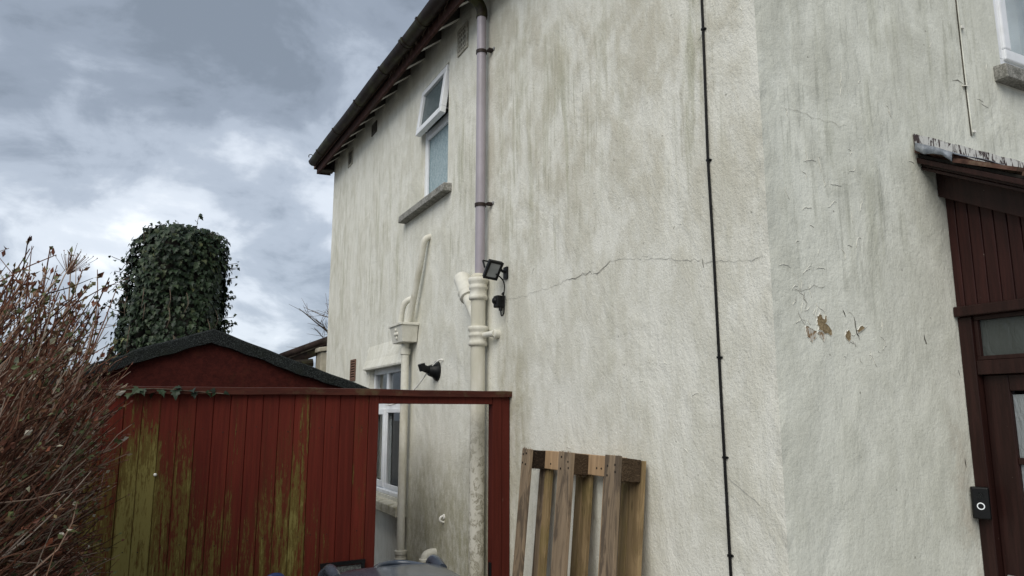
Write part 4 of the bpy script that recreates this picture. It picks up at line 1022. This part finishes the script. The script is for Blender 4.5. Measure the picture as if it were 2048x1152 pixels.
def leaf_frame(pos, out, size, rnd, droop=.5, roll=.5):
    out = out.normalized(); down = Vector((0, 0, -1)); t = (down * (1 + droop) + out * rnd.uniform(.2, .9) + Vector((rnd.gauss(0, roll), rnd.gauss(0, roll), rnd.gauss(0, .3)))).normalized()
    n_ = (out + Vector((rnd.gauss(0, .35), rnd.gauss(0, .35), rnd.uniform(0, .7)))); n_ = (n_ - t * n_.dot(t)).normalized(); s_ = t.cross(n_)
    return Matrix(((s_.x * size, t.x * size, n_.x * size, pos.x), (s_.y * size, t.y * size, n_.y * size, pos.y), (s_.z * size, t.z * size, n_.z * size, pos.z), (0, 0, 0, 1)))
# sprig of ivy creeping over the cap rail
iv = thing('ivy_sprig', 'sprig of green ivy leaves creeping over the top rail of the red fence', 'ivy', (-1.9, FY - .03, 1.85))
rnd = random.Random(5)
mb = MB(); mb.tube(smoothpath([(-2.16, FY - .034, 1.862), (-2.0, FY - .036, 1.868), (-1.85, FY - .034, 1.858), (-1.68, FY - .036, 1.846)], 5), .0022, 5); mb.build('stem', M['bark'], iv)
for xx, zz_, s_ in ((-2.125, 1.845, .052), (-2.09, 1.868, .055), (-2.075, 1.862, .04), (-2.02, 1.848, .045), (-1.995, 1.862, .048), (-1.92, 1.862, .055), (-1.90, 1.875, .042), (-1.845, 1.866, .042), (-1.835, 1.850, .036), (-1.775, 1.858, .040), (-1.752, 1.868, .034), (-1.735, 1.850, .03), (-1.69, 1.852, .032)):
    o = put('leaf', rnd.choice(IV), iv); o.matrix_basis = leaf_frame(Vector((xx, FY - .038, zz_)), Vector((rnd.uniform(-.3, .3), -1, .5)), s_, rnd, .1, .6)

# ------------------------------------------------------------------ shed behind the fence
SY = 3.02
sh = thing('garden_shed', 'dark red garden shed with black felt roof behind the fence', 'shed', (-1.71, SY + 1, 0))
AX_, AZ = -1.708, 2.245; SL = .352; HWd = 1.035
mb = MB(); e_ = HWd - .07
gab = [(AX_ - e_, SY, 0), (AX_ + e_, SY, 0), (AX_ + e_, SY, AZ - SL * e_ - .02), (AX_, SY, AZ - .02), (AX_ - e_, SY, AZ - SL * e_ - .02)]
mb.prism(gab, (0, .03, 0)); mb.build('gable_wall', M['shed_red'], sh)
mb = MB(); mb.prism([(a, SY + 1.9, c) for a, b, c in gab], (0, .03, 0)); mb.build('gable_wall', M['shed_red'], sh)
for s_ in (-1, 1):
    mb = MB(); xa = AX_ + s_ * e_; mb.box(xa - .03 * (s_ > 0), xa + .03 * (s_ < 0), SY + .031, SY + 1.899, 0, AZ - SL * e_ - .03); mb.build('side_wall', M['shed_red'], sh)
# felted roof: each slope a sheet with a turned-down, slightly wavy front edge
for s_ in (-1, 1):
    mb = MB(); NXr = 26; vs = []; fs = []
    for i in range(NXr + 1):
        d_ = HWd * i / NXr; xx = AX_ + s_ * d_; wv = .0025 * math.sin(d_ * 7 + s_) + .0018 * math.sin(d_ * 23) - (.012 if (s_ < 0 and d_ > .47) else 0)
        zt_ = AZ + .028 - SL * d_ + wv
        dn = .088 + .004 * math.sin(d_ * 11 + 2 * s_) + .003 * math.sin(d_ * 37) - (.022 * (d_ / HWd) if s_ > 0 else .018 * d_)
        fy = SY - .045 + .006 * math.sin(d_ * 9)
        vs += [(xx, SY + 1.98, zt_), (xx, SY + .3, zt_), (xx, fy + .012, zt_), (xx, fy, zt_ - .010), (xx, fy + .002, zt_ - dn), (xx, fy + .012, zt_ - dn - .002), (xx, fy + .02, zt_ - .025), (xx, SY + 1.98, zt_ - .025)]
    for i in range(NXr):
        for j in range(8):
            fs.append((i * 8 + j, i * 8 + (j + 1) % 8, (i + 1) * 8 + (j + 1) % 8, (i + 1) * 8 + j))
    fs += [tuple(range(7, -1, -1)), tuple(NXr * 8 + j for j in range(8))]
    mb.add(vs, fs); mb.build('felt_roof', M['roof_felt'], sh, smooth=True, auto=35)
# ------------------------------------------------------------------ pallet leaning on the wall
pa = thing('wooden_pallet', 'weathered wooden pallet leaning upright against the cream wall', 'pallet', (-.165, 0, 0)); pa['_local'] = 1
lean = R(5.4); pa.rotation_euler = (0, lean, 0)
PL = 1.55
# local x: 0 = wall side face at deck, negative = out from the wall
def pbx(name, xa, xb, ya, yb, za, zb, mat, bev=.003, tilt=0):
    mb = MB(); w_ = lambda: random.uniform(-.002, .002)
    mb.hexa([(xa + w_(), ya + w_(), za), (xb, ya + w_(), za), (xb, yb + w_(), za), (xa + w_(), yb + w_(), za)], [(xa + w_(), ya + w_() + tilt, zb + w_()), (xb, ya + w_() + tilt, zb + w_()), (xb, yb + w_() + tilt, zb + w_()), (xa + w_(), yb + w_() + tilt, zb + w_())])
    return mb.build(name, mat, pa, bevel=bev)
for ya, yb, tl, mt in ((1.655, 1.715, 0, 'timber_grey'), (1.590, 1.652, 0, 'timber_tan'), (1.262, 1.325, 0, 'timber_tan'), (1.190, 1.259, 0, 'timber_tan'), (.955, 1.075, 0, 'timber_fresh'), (.868, .925, 0, 'timber_tan'), (.770, .865, 0, 'timber_tan')):
    pbx('deck_board', -.024, -.002, ya, yb, .0, PL - .006 + random.uniform(-.006, .003), M[mt], tilt=tl)
for za, zb in ((PL - .100, PL - .002), (.72, .82), (.01, .11)):
    pbx('cross_board', -.047, -.025, .884, 1.618, za, zb, M['timber_fresh'])
for i, (ya, yb) in enumerate(((1.620, 1.708), (1.175, 1.300), (.775, .880))):
    pbx('runner', -.150, -.128, ya, yb, .0, PL + random.uniform(-.004, .004), M['timber_grey'], tilt=(-.012 if i == 0 else 0))
    for za in (PL - .105, .72, .01):
        pbx('block', -.1275, -.0475 if i == 1 else -.0255, ya + .001, yb - .001 if i else yb, za, za + .100, M['chip_block'] if i == 0 else M['block_brown'], bev=.004)

nl = MB()
for ya, yb in ((1.620, 1.708), (1.175, 1.300), (.775, .880)):
    for zz_ in (PL - .035, PL - .078, .75, .79): 
        for yy in (ya + .025, yb - .03): nl.lathe([(.0055, 0), (.0055, .0025), (.002, .003)], (-.1495, yy + random.uniform(-.01, .01), zz_ + random.uniform(-.012, .012)), (-1, 0, 0), 8)
for yy in (1.06, 1.10, .93, .96, 1.44, 1.55): nl.lathe([(.005, 0), (.005, .0025), (.002, .003)], (-.0465, yy, PL - random.uniform(.03, .075)), (-1, 0, 0), 8)
tag(nl.build('nails', M['bark_dark'], pa), kind='stuff')
sp2 = MB()
for i in range(70):
    ya, yb = random.choice(((1.620, 1.700), (1.175, 1.300), (.775, .880))); y_ = random.uniform(ya, yb); z_ = random.choice((PL, PL, PL - .106)); x_ = random.uniform(-.148, -.130) if z_ == PL else random.uniform(-.12, -.05)
    sp2.tube([(x_, y_, z_ - .003), (x_ + random.uniform(-.004, .004), y_ + random.uniform(-.006, .006), z_ + (random.uniform(.002, .009) if z_ == PL else -random.uniform(.004, .014)))], [.0016, .0004], 3)
tag(sp2.build('splinters', M['timber_grey'], pa), kind='stuff')

# ------------------------------------------------------------------ wheelie bin
bi = thing('wheelie_bin', 'dark slate-blue wheelie bin with glossy domed lid in front of the gateway', 'bin', (-.985, 1.24, 0)); bi['_local'] = 1
def rrect(hx, hy, r_, z, cy=0, n=5):
    out = []
    for cx, cy_, a0 in ((hx - r_, hy - r_, 0), (-hx + r_, hy - r_, 90), (-hx + r_, -hy + r_, 180), (hx - r_, -hy + r_, 270)):
        for k in range(n + 1):
            t = R(a0 + 90 * k / n); out.append((cx + r_ * math.cos(t), cy + cy_ + r_ * math.sin(t), z))
    return out
def loft(secs, closed_top=True):
    mb = MB(); n = len(secs[0]); vs = [p for s_ in secs for p in s_]
    fs = [(i * n + j, i * n + (j + 1) % n, (i + 1) * n + (j + 1) % n, (i + 1) * n + j) for i in range(len(secs) - 1) for j in range(n)]
    fs.append(tuple(range(n - 1, -1, -1)))
    if closed_top: fs.append(tuple((len(secs) - 1) * n + j for j in range(n)))
    return mb.add(vs, fs)
loft([rrect(.21, .24, .05, .04), rrect(.24, .28, .06, .5), rrect(.275, .315, .06, .93), rrect(.285, .325, .06, .935), rrect(.285, .325, .06, .975)]).build('body', M['bin_body'], bi, smooth=True, auto=30)
lid = loft([rrect(.288, .330, .06, .976, 0), rrect(.296, .338, .065, .978), rrect(.296, .338, .065, 1.000), rrect(.286, .328, .07, 1.010), rrect(.268, .305, .09, 1.020), rrect(.232, .268, .10, 1.040), rrect(.16, .20, .09, 1.055), rrect(.07, .10, .05, 1.062)]).build('lid', M['bin_lid'], bi, smooth=True, auto=50)
mb = MB(); mb.tube([(-.24, .365, .985), (.25, .365, .985)], .017, 14); mb.build('handle_bar', M['bin_body'], bi, smooth=True, auto=40)
for sx in (-1, 1):
    mb = MB(); pts = [(sx * .25, .20, 1.016), (sx * .252, .27, 1.034), (sx * .254, .325, 1.036), (sx * .256, .365, 1.018), (sx * .256, .382, .985)]
    mb.tube(smoothpath(pts, 5), .026, 12); mb.build('lid_hinge', M['bin_lid'], lid, smooth=True, auto=50)
mb = MB(); mb.lathe([(.040, 0), (.040, .05), (.033, .05), (.033, .004), (.0, .004)], (-.245, .335, 1.005), (-.65, -.75, .12), 20); mb.build('hinge_cap', M['bin_body'], lid, smooth=True, auto=40)
mb = MB()
arch = [(.255 * math.cos(t) * .62 + .03, -.02 + .30 * math.sin(t), 1.034 + .016 * math.sin(t)) for t in [R(5 + 17 * k) for k in range(11)]]
mb.tube(smoothpath(arch, 3), .012, 8); mb.build('lid_rib', M['bin_lid'], lid, smooth=True)
for sx in (-1, 1):
    mb = MB(); mb.lathe([(.07, 0), (.10, .004), (.10, .045), (.07, .05)], (sx * .225 - (.05 if sx < 0 else 0), .25, .10), (1, 0, 0), 20); mb.build('wheel', M['black_plastic'], bi, smooth=True, auto=40)

# ------------------------------------------------------------------ panel and spade propped on the fence
bp = thing('framed_board', 'black-framed grey speckled board propped against the red fence behind the bin', 'board', (-1.03, 2.15, 0))
mb = MB(); mb.hexa([(-1.135, 2.105, .0), (-.925, 2.105, .0), (-.925, 2.120, .0), (-1.135, 2.120, .0)], [(-1.135, 2.160, .925), (-.925, 2.160, .930), (-.925, 2.172, .930), (-1.135, 2.172, .925)]); mb.build('panel', M['slate_board'], bp)
mb = MB()
for a, b in (((-1.14, 2.098, 0), (-1.14, 2.160, .94)), ((-.92, 2.098, 0), (-.92, 2.160, .945)), ((-1.152, 2.160, .94), (-.908, 2.160, .945)), ((-1.152, 2.1, .012), (-.908, 2.1, .012))):
    mb.tube([a, b], .013, 4)
mb.build('frame', M['black_plastic'], bp)
sp_ = thing('garden_spade', 'garden spade with dark blue grip standing by the algae-stained fence', 'spade', (-1.43, 1.86, 0))
mb = MB(); mb.tube(smoothpath([(-1.465, 1.86, .897), (-1.468, 1.865, .947), (-1.45, 1.87, .968), (-1.41, 1.87, .968), (-1.392, 1.865, .947), (-1.395, 1.86, .897), (-1.43, 1.855, .867), (-1.465, 1.86, .897)], 5), .013, 10); mb.build('grip', M['blue_plastic'], sp_, smooth=True)
mb = MB(); mb.tube([(-1.43, 1.855, .872), (-1.43, 1.79, .27)], .017, 10); mb.build('shaft', M['timber_tan'], sp_, smooth=True, auto=40)
mb = MB(); mb.hexa([(-1.50, 1.76, .0), (-1.36, 1.76, .0), (-1.36, 1.766, .0), (-1.50, 1.766, .0)], [(-1.52, 1.785, .30), (-1.34, 1.785, .30), (-1.34, 1.795, .30), (-1.52, 1.795, .30)]); mb.build('blade', M['steel'], sp_, bevel=.002)

# ------------------------------------------------------------------ rear extension beyond the far corner
ex = thing('rear_extension', 'low rear extension with brown ribbed tile roof beyond the far house corner', 'building', (1.0, 9.4, 0))
EY = 8.25
mb = MB(); mb.box(.05, 3.2, EY + .12, 11.0, 0, 2.36); mb.build('wall', M['far_wall'], ex)
mb = MB(); mb.box(.035, .22, EY - .22, EY + .118, 0, 2.56); mb.prism([(.0, EY - .25, 2.56), (.25, EY - .25, 2.60), (.25, EY - .25, 2.66), (.0, EY - .25, 2.62)], (0, .36, 0)); mb.build('corner_pier', M['far_wall'], ex, bevel=.01)
def ez(x): return 2.57 + (x + .25) * .42
mb = MB(); mb.hexa([(-.42, EY, ez(-.42) - .05), (2.4, EY, ez(2.4) - .05), (2.4, 11.2, ez(2.4) - .05), (-.42, 11.2, ez(-.42) - .05)], [(-.42, EY, ez(-.42)), (2.4, EY, ez(2.4)), (2.4, 11.2, ez(2.4)), (-.42, 11.2, ez(-.42))]); er = mb.build('roof', M['far_tile'], ex)
for k in range(14):
    y = EY + .02 + k * .21; mb = MB(); mb.tube([(-.45, y, ez(-.45) + .012), (2.4, y, ez(2.4) + .012)], .045, 8); mb.build('tile_roll', M['far_tile'], er, smooth=True)
mb = MB(); mb.tube([(-.05, EY - .12, 2.42), (-.3, EY - .12, 2.39)], .055, 10); mb.build('gutter', M['gutter_brown'], ex)
mb = MB(); mb.hexa([(-.42, EY + .02, ez(-.42) - .16), (2.3, EY + .02, ez(2.3) - .16), (2.3, EY + .05, ez(2.3) - .16), (-.42, EY + .05, ez(-.42) - .16)], [(-.42, EY + .02, ez(-.42) - .051), (2.3, EY + .02, ez(2.3) - .051), (2.3, EY + .05, ez(2.3) - .051), (-.42, EY + .05, ez(-.42) - .051)]); mb.build('barge_board', M['gutter_brown'], ex)

# neighbour's low garage glimpsed through the shrub
ng = thing('neighbour_garage', 'pale low garage with grey sheet roof seen through the bare shrub', 'building', (-5.2, 12, 0))
mb = MB(); mb.box(-7.2, -3.45, 11, 15, 0, 2.55); mb.build('wall', M['far_wall'], ng)
mb = MB(); mb.hexa([(-7.4, 10.8, 2.56), (-3.3, 10.8, 2.56), (-3.3, 15.2, 3.0), (-7.4, 15.2, 3.0)], [(-7.4, 10.8, 2.66), (-3.3, 10.8, 2.66), (-3.3, 15.2, 3.10), (-7.4, 15.2, 3.10)]); mb.build('roof', M['slate_board'], ng)

# ------------------------------------------------------------------ bare tree far behind
def bare_tree(loc, h, seed):
    rnd = random.Random(seed); t = thing('bare_tree', 'thin bare tree just peeping out behind the far house corner', 'tree', loc)
    mb = MB(); tw = MB()
    trunk = smoothpath([loc, (loc[0] + .1, loc[1], h * .4), (loc[0] - .05, loc[1], h * .75), (loc[0], loc[1], h)], 4); mb.tube(trunk, [.09 - .07 * i / len(trunk) for i in range(len(trunk))], 7); mb.build('trunk', M['bark'], t, smooth=True)
    for i in range(46):
        p = Vector(trunk[rnd.randrange(4, len(trunk))]); a = rnd.uniform(0, 6.28); L = rnd.uniform(.5, 1.3)
        d = Vector((math.cos(a), math.sin(a), rnd.uniform(.25, .9))).normalized(); q = p + d * L; tw.tube([p, (p + q) / 2 + Vector((0, 0, -.04)), q], [.018, .012, .005], 4, False)
        for j in range(5):
            s_ = p.lerp(q, rnd.uniform(.35, .95)); e2 = s_ + (d + Vector((rnd.gauss(0, .6), rnd.gauss(0, .6), rnd.gauss(.2, .4)))).normalized() * rnd.uniform(.15, .45); tw.tube([s_, e2], [.006, .003], 3, False)
    tag(tw.build('twigs', M['bark'], t, recalc=False), kind='stuff')
bare_tree((1.62, 13.6, 0), 3.7, 3)

# ------------------------------------------------------------------ ivy tower
it = thing('ivy_covered_stump', 'tall tree stump wholly clothed in dark ivy rising behind the shed', 'tree', (-1.82, 7.35, 0))
rnd = random.Random(11)
CX, CY = -1.82, 7.40
def rad(z, a):
    r_ = .545 + .03 * math.sin(z * 3 + 1) + .03 * math.sin(a * 3 + z * 2) + .035 * math.sin(a * 5 - z * 4)
    r_ += .05 * max(0, 3.0 - z) 
    if z > 3.4: r_ *= max(0, 1 - (min(1, (z - 3.4) / .46)) ** 5 * .24)
    if z > 3.2: r_ -= .05 * max(0, -math.cos(a)) * ((z - 3.2) / .6) ** 2
    return r_
mb = MB(); tk_ = [(CX, CY, 0), (CX + .02, CY, 1.2), (CX, CY, 2.4), (CX, CY, 3.5)]; mb.tube(tk_, [.26, .22, .22, .2], 12); mb.build('trunk', M['bark'], it, smooth=True)
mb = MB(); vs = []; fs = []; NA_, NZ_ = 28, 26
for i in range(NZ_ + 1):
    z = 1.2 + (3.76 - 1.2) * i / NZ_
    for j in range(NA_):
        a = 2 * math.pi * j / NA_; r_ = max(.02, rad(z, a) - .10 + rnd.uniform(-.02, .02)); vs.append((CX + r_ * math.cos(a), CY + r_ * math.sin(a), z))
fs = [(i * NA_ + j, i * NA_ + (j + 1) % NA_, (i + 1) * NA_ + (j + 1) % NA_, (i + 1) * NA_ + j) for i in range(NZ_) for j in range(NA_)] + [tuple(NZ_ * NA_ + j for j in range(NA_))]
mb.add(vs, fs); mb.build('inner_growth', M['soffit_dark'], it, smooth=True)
tmpl = []
for me in IV: tmpl.append(([v.co.copy() for v in me.vertices], [tuple(p.vertices) for p in me.polygons]))
big = MB(); singles = []
camv = Vector((-2.06 - CX, -1.95 - CY, 0)).normalized()
def addleaf(pos, out, size, single=False, **k):
    mt = leaf_frame(pos, out, size, rnd, **k); i = rnd.randrange(3)
    if single: singles.append((i, mt)); return
    v, f = tmpl[i]; big.add([mt @ q for q in v], f)
for n_ in range(11500):
    a = rnd.uniform(0, 2 * math.pi); z = rnd.uniform(1.3, 3.86) if rnd.random() < .86 else rnd.uniform(3.74, 3.88)
    r_ = rad(z, a) * (1 if z < 3.74 else math.sqrt(rnd.random())) + rnd.gauss(-.02, .028)
    out = Vector((math.cos(a), math.sin(a), .15 if z < 3.5 else (z - 3.45) * 2.5))
    p = Vector((CX + max(.02, r_) * math.cos(a), CY + max(.02, r_) * math.sin(a), z + rnd.gauss(0, .02)))
    front = out.x * camv.x + out.y * camv.y > .25
    single = front and len(singles) < 290 and z > 2.45 and n_ % 6 == 0
    addleaf(p + (out.normalized() * .03 if single else Vector()), out, rnd.uniform(.038, .078), single)
# loose sprays
sprays = MB()
def spray(pts, nleaf, size):
    P = smoothpath(pts, 5); sprays.tube(P, .004, 4)
    for k in range(nleaf):
        p = P[int((len(P) - 1) * (k + 1) / nleaf)]; addleaf(p + Vector((rnd.gauss(0, .02), rnd.gauss(0, .02), rnd.gauss(0, .02))), Vector((rnd.gauss(0, 1), -1, rnd.gauss(0, .6))), size * rnd.uniform(.7, 1.1), roll=1.0)
spray([(-1.66, 7.2, 3.85), (-1.66, 7.2, 3.98), (-1.645, 7.2, 4.06), (-1.635, 7.2, 4.09)], 5, .07)
for x_, z_, h_ in ((-1.95, 3.76, .18), (-2.02, 3.72, .18), (-2.2, 3.66, .14), (-1.85, 3.76, .17), (-1.5, 3.78, .06), (-1.42, 3.76, .08), (-1.72, 3.8, .06)):
    spray([(x_, 7.1, z_), (x_ - .01, 7.1, z_ + h_ * .5), (x_ - .02, 7.1, z_ + h_)], 5, .055)
for k in range(16):
    z_ = rnd.uniform(2.75, 3.5); x_ = -2.32 - .05 * (3.4 - z_); L = rnd.uniform(.06, .22)
    spray([(x_, 7.3, z_), (x_ - L * .6, 7.28, z_ + .03), (x_ - L, 7.27, z_ + rnd.uniform(-.05, .08))], 4, .045)
for k in range(16):
    x_ = rnd.uniform(-2.25, -1.35); h_ = rnd.uniform(.03, .10); z_ = 3.76
    spray([(x_, 7.15, z_), (x_ + rnd.gauss(0, .02), 7.12, z_ + h_ * .6), (x_ + rnd.gauss(0, .04), 7.1, z_ + h_)], 3, .05)
for k in range(20):
    z_ = rnd.uniform(2.5, 3.6); L = rnd.uniform(.02, .09)
    spray([(-1.27, 7.3, z_), (-1.25 + L, 7.28, z_ + .02)], 2, .05)
tag(big.build('ivy_leaves', M['ivy_leaf'], it, recalc=False), kind='stuff')
tag(sprays.build('ivy_stems', M['bark'], it), kind='stuff')
for i, mt in singles:
    o = put('leaf', IV[i], it); o.matrix_basis = mt
mb = MB()
for k in range(14):
    a = rnd.uniform(3.6, 5.7); z_ = rnd.uniform(2.3, 2.9); r_ = rad(z_, a) + .02
    mb.tube(smoothpath([(CX + r_ * math.cos(a), CY + r_ * math.sin(a), z_), (CX + (r_ + .03) * math.cos(a + .05), CY + (r_ + .03) * math.sin(a + .05), z_ + .1), (CX + r_ * math.cos(a + .02), CY + r_ * math.sin(a + .02), z_ + .22)], 4), .005, 4)
tag(mb.build('bare_vines', M['bark'], it), kind='stuff')

# ------------------------------------------------------------------ bare shrub in front of the fence
sb = thing('bare_shrub', 'dense clipped shrub of bare reddish twigs with a few buds beside the fence', 'shrub', (-3.3, 1.2, 0))
rnd = random.Random(23)
tw = MB(); lf = MB()
def quadleaf(p, d, L, w):
    d = d.normalized(); s_ = d.cross(Vector((rnd.gauss(0, 1), rnd.gauss(0, 1), rnd.gauss(0, 1)))).normalized(); n_ = d.cross(s_)
    lf.add([p, p + d * L * .45 + s_ * w + n_ * w * .4, p + d * L, p + d * L * .45 - s_ * w + n_ * w * .4], [(0, 1, 2), (0, 2, 3)])
def stem(T, dirv, L, r0, sides=4, nodes=3):
    S0 = T - dirv * L; bend = Vector((rnd.gauss(0, .08), rnd.gauss(0, .09), rnd.gauss(-.04, .06))) * L
    P = smoothpath([S0, S0.lerp(T, .35) + bend, S0.lerp(T, .7) + bend * .8 + Vector((rnd.gauss(0, .012), rnd.gauss(0, .012), 0)), T], 2)
    k = len(P); tw.tube(P, [r0 * (1 - .72 * i / (k - 1)) for i in range(k)], sides, False); return P
def green(): return rnd.random()
branches = []
def target():
    u = rnd.random()
    if u < .56:      # right flank
        z = rnd.uniform(.25, 2.25); lim = -2.25 + (.10 if z > 1.2 else .10 * (z - .2)) - .12 * max(0, z - 1.95) * 3
        y = rnd.uniform(.55, 1.95); lim -= .25 * max(0, abs(y - 1.25) - .35)
        return Vector((lim - abs(rnd.gauss(0, .13)), y, z)), 'r'
    if u < .78:      # front
        x = rnd.uniform(-3.9, -2.35); return Vector((x, .50 + abs(rnd.gauss(0, .1)), rnd.uniform(.2, 2.2))), 'f'
    x = rnd.uniform(-3.7, -2.30); return Vector((x, rnd.uniform(.6, 1.9), 2.28 - abs(rnd.gauss(0, .16)) - .45 * max(0, x + 2.55) + .03 * math.sin(x * 9))), 't'
for i in range(1750):
    T, kd = target()
    if T.z > 1.85 and rnd.random() < .5: continue
    t = max(0, min(1, (T.z - .7) / 1.5))
    sl_ = .30 + 1.75 * t ** 2.1 + rnd.gauss(0, .13)
    yy = rnd.gauss(0, .22) + (T.y - 1.2) * .25 - (.35 if kd == 'f' else 0)
    xx = 1.0 if T.x > -2.9 else max(.15, 1.0 - (-2.9 - T.x) * 1.1)
    if kd == 't': sl_ = max(sl_, 1.3) + rnd.uniform(0, .8)
    d = Vector((xx, yy, sl_)).normalized(); L = rnd.uniform(.45, 1.05)
    if (T - d * L).z < .02: L = max(.1, (T.z - .02) / max(d.z, .05))
    P = stem(T, d, L, rnd.choice((.003, .0035, .004, .005, .0065)), 4)
    for j in range(rnd.choice((2, 3, 4))):
        s_ = P[rnd.randrange(2, len(P) - 1)]; dd = (d + Vector((rnd.gauss(0, .45), rnd.gauss(0, .45), rnd.gauss(.05, .4)))).normalized(); l2 = rnd.uniform(.05, .22); e2 = s_ + dd * l2
        if e2.x > -2.09: e2.x = -2.09 - rnd.random() * .05
        tw.tube([s_, s_.lerp(e2, .5) + Vector((0, 0, rnd.gauss(0, .008))), e2], [.0024, .002, .0011], 3, False)
        if rnd.random() < .5: quadleaf(e2, dd, rnd.uniform(.010, .022), rnd.uniform(.003, .007))
    # buds along the tip
    for j in range(rnd.randrange(4, 10)):
        p = P[-1].lerp(P[-3], rnd.random()); quadleaf(p, (d + Vector((rnd.gauss(0, .6), rnd.gauss(0, .6), rnd.gauss(0, .5)))), rnd.uniform(.012, .030), rnd.uniform(.004, .010))
# long leaders that stand clear of the clipped outline
for x_, y_, z_, dx, sl_ in ((-2.30, 1.1, 2.27, .18, 1), (-2.36, 1.3, 2.37, .08, 1), (-2.26, 1.2, 2.29, .3, 1), (-2.22, 1.25, 2.27, .4, 1), (-2.42, 1.2, 2.36, .05, 1), (-2.47, 1.1, 2.33, .1, 1), (-2.19, 1.2, 2.22, .45, 1), (-2.52, 1.4, 2.42, -.02, 1), (-2.12, 1.15, 1.66, .9, .5), (-2.105, 1.1, 1.60, .9, .45), (-2.13, 1.3, 1.77, .9, .6), (-2.16, 1.2, 1.48, .9, .4), (-2.14, 1.0, 1.84, .5, .7), (-2.20, 1.1, 2.10, .35, 1), (-2.18, 1.35, 2.02, .35, 1), (-2.24, 1.15, 1.20, .9, .45)):
    d = Vector((dx, rnd.gauss(0, .05), sl_)).normalized(); P = stem(Vector((x_, y_, z_)), d, rnd.uniform(.6, .9), rnd.uniform(.005, .0075), 5)
    for j in range(9):
        p = P[-1].lerp(P[-4], rnd.random() ** 1.3); quadleaf(p, d + Vector((rnd.gauss(0, .6), rnd.gauss(0, .4), rnd.gauss(0, .4))), rnd.uniform(.018, .040), rnd.uniform(.006, .012))
# dry flower head
for k in range(40):
    p = Vector((-2.33 + rnd.gauss(0, .03), 1.25, 2.345 + rnd.gauss(0, .018))); tw.tube([Vector((-2.36, 1.25, 2.27)), p], [.0012, .0008], 3, False); quadleaf(p, Vector((0, 0, 1)), .006, .003)
tag(tw.build('twigs', M['twig'], sb, recalc=False), kind='stuff')
tag(lf.build('buds_and_leaves', M['shrub_leaf'], sb, recalc=False), kind='stuff')
# thick stems one can follow, each its own piece
for i in range(34):
    bx_, by_ = -3.35 + rnd.gauss(0, .16), 1.2 + rnd.gauss(0, .25); a = rnd.uniform(.15, 1.45); T = Vector((bx_ + 1.0 * math.cos(a), by_ + rnd.gauss(0, .3), .35 + 1.45 * math.sin(a)))
    T.x = min(T.x, -2.45)
    mb = MB(); mb.tube(smoothpath([(bx_, by_, 0), (bx_ + .05, by_, .18), Vector((bx_, by_, .1)).lerp(T, .55), T], 4), [.017 - .0009 * k for k in range(13)], 6); mb.build('branch', M['twig'], sb, smooth=True)
# remove helper flags
for o in bpy.data.objects:
    if '_local' in o: del o['_local']
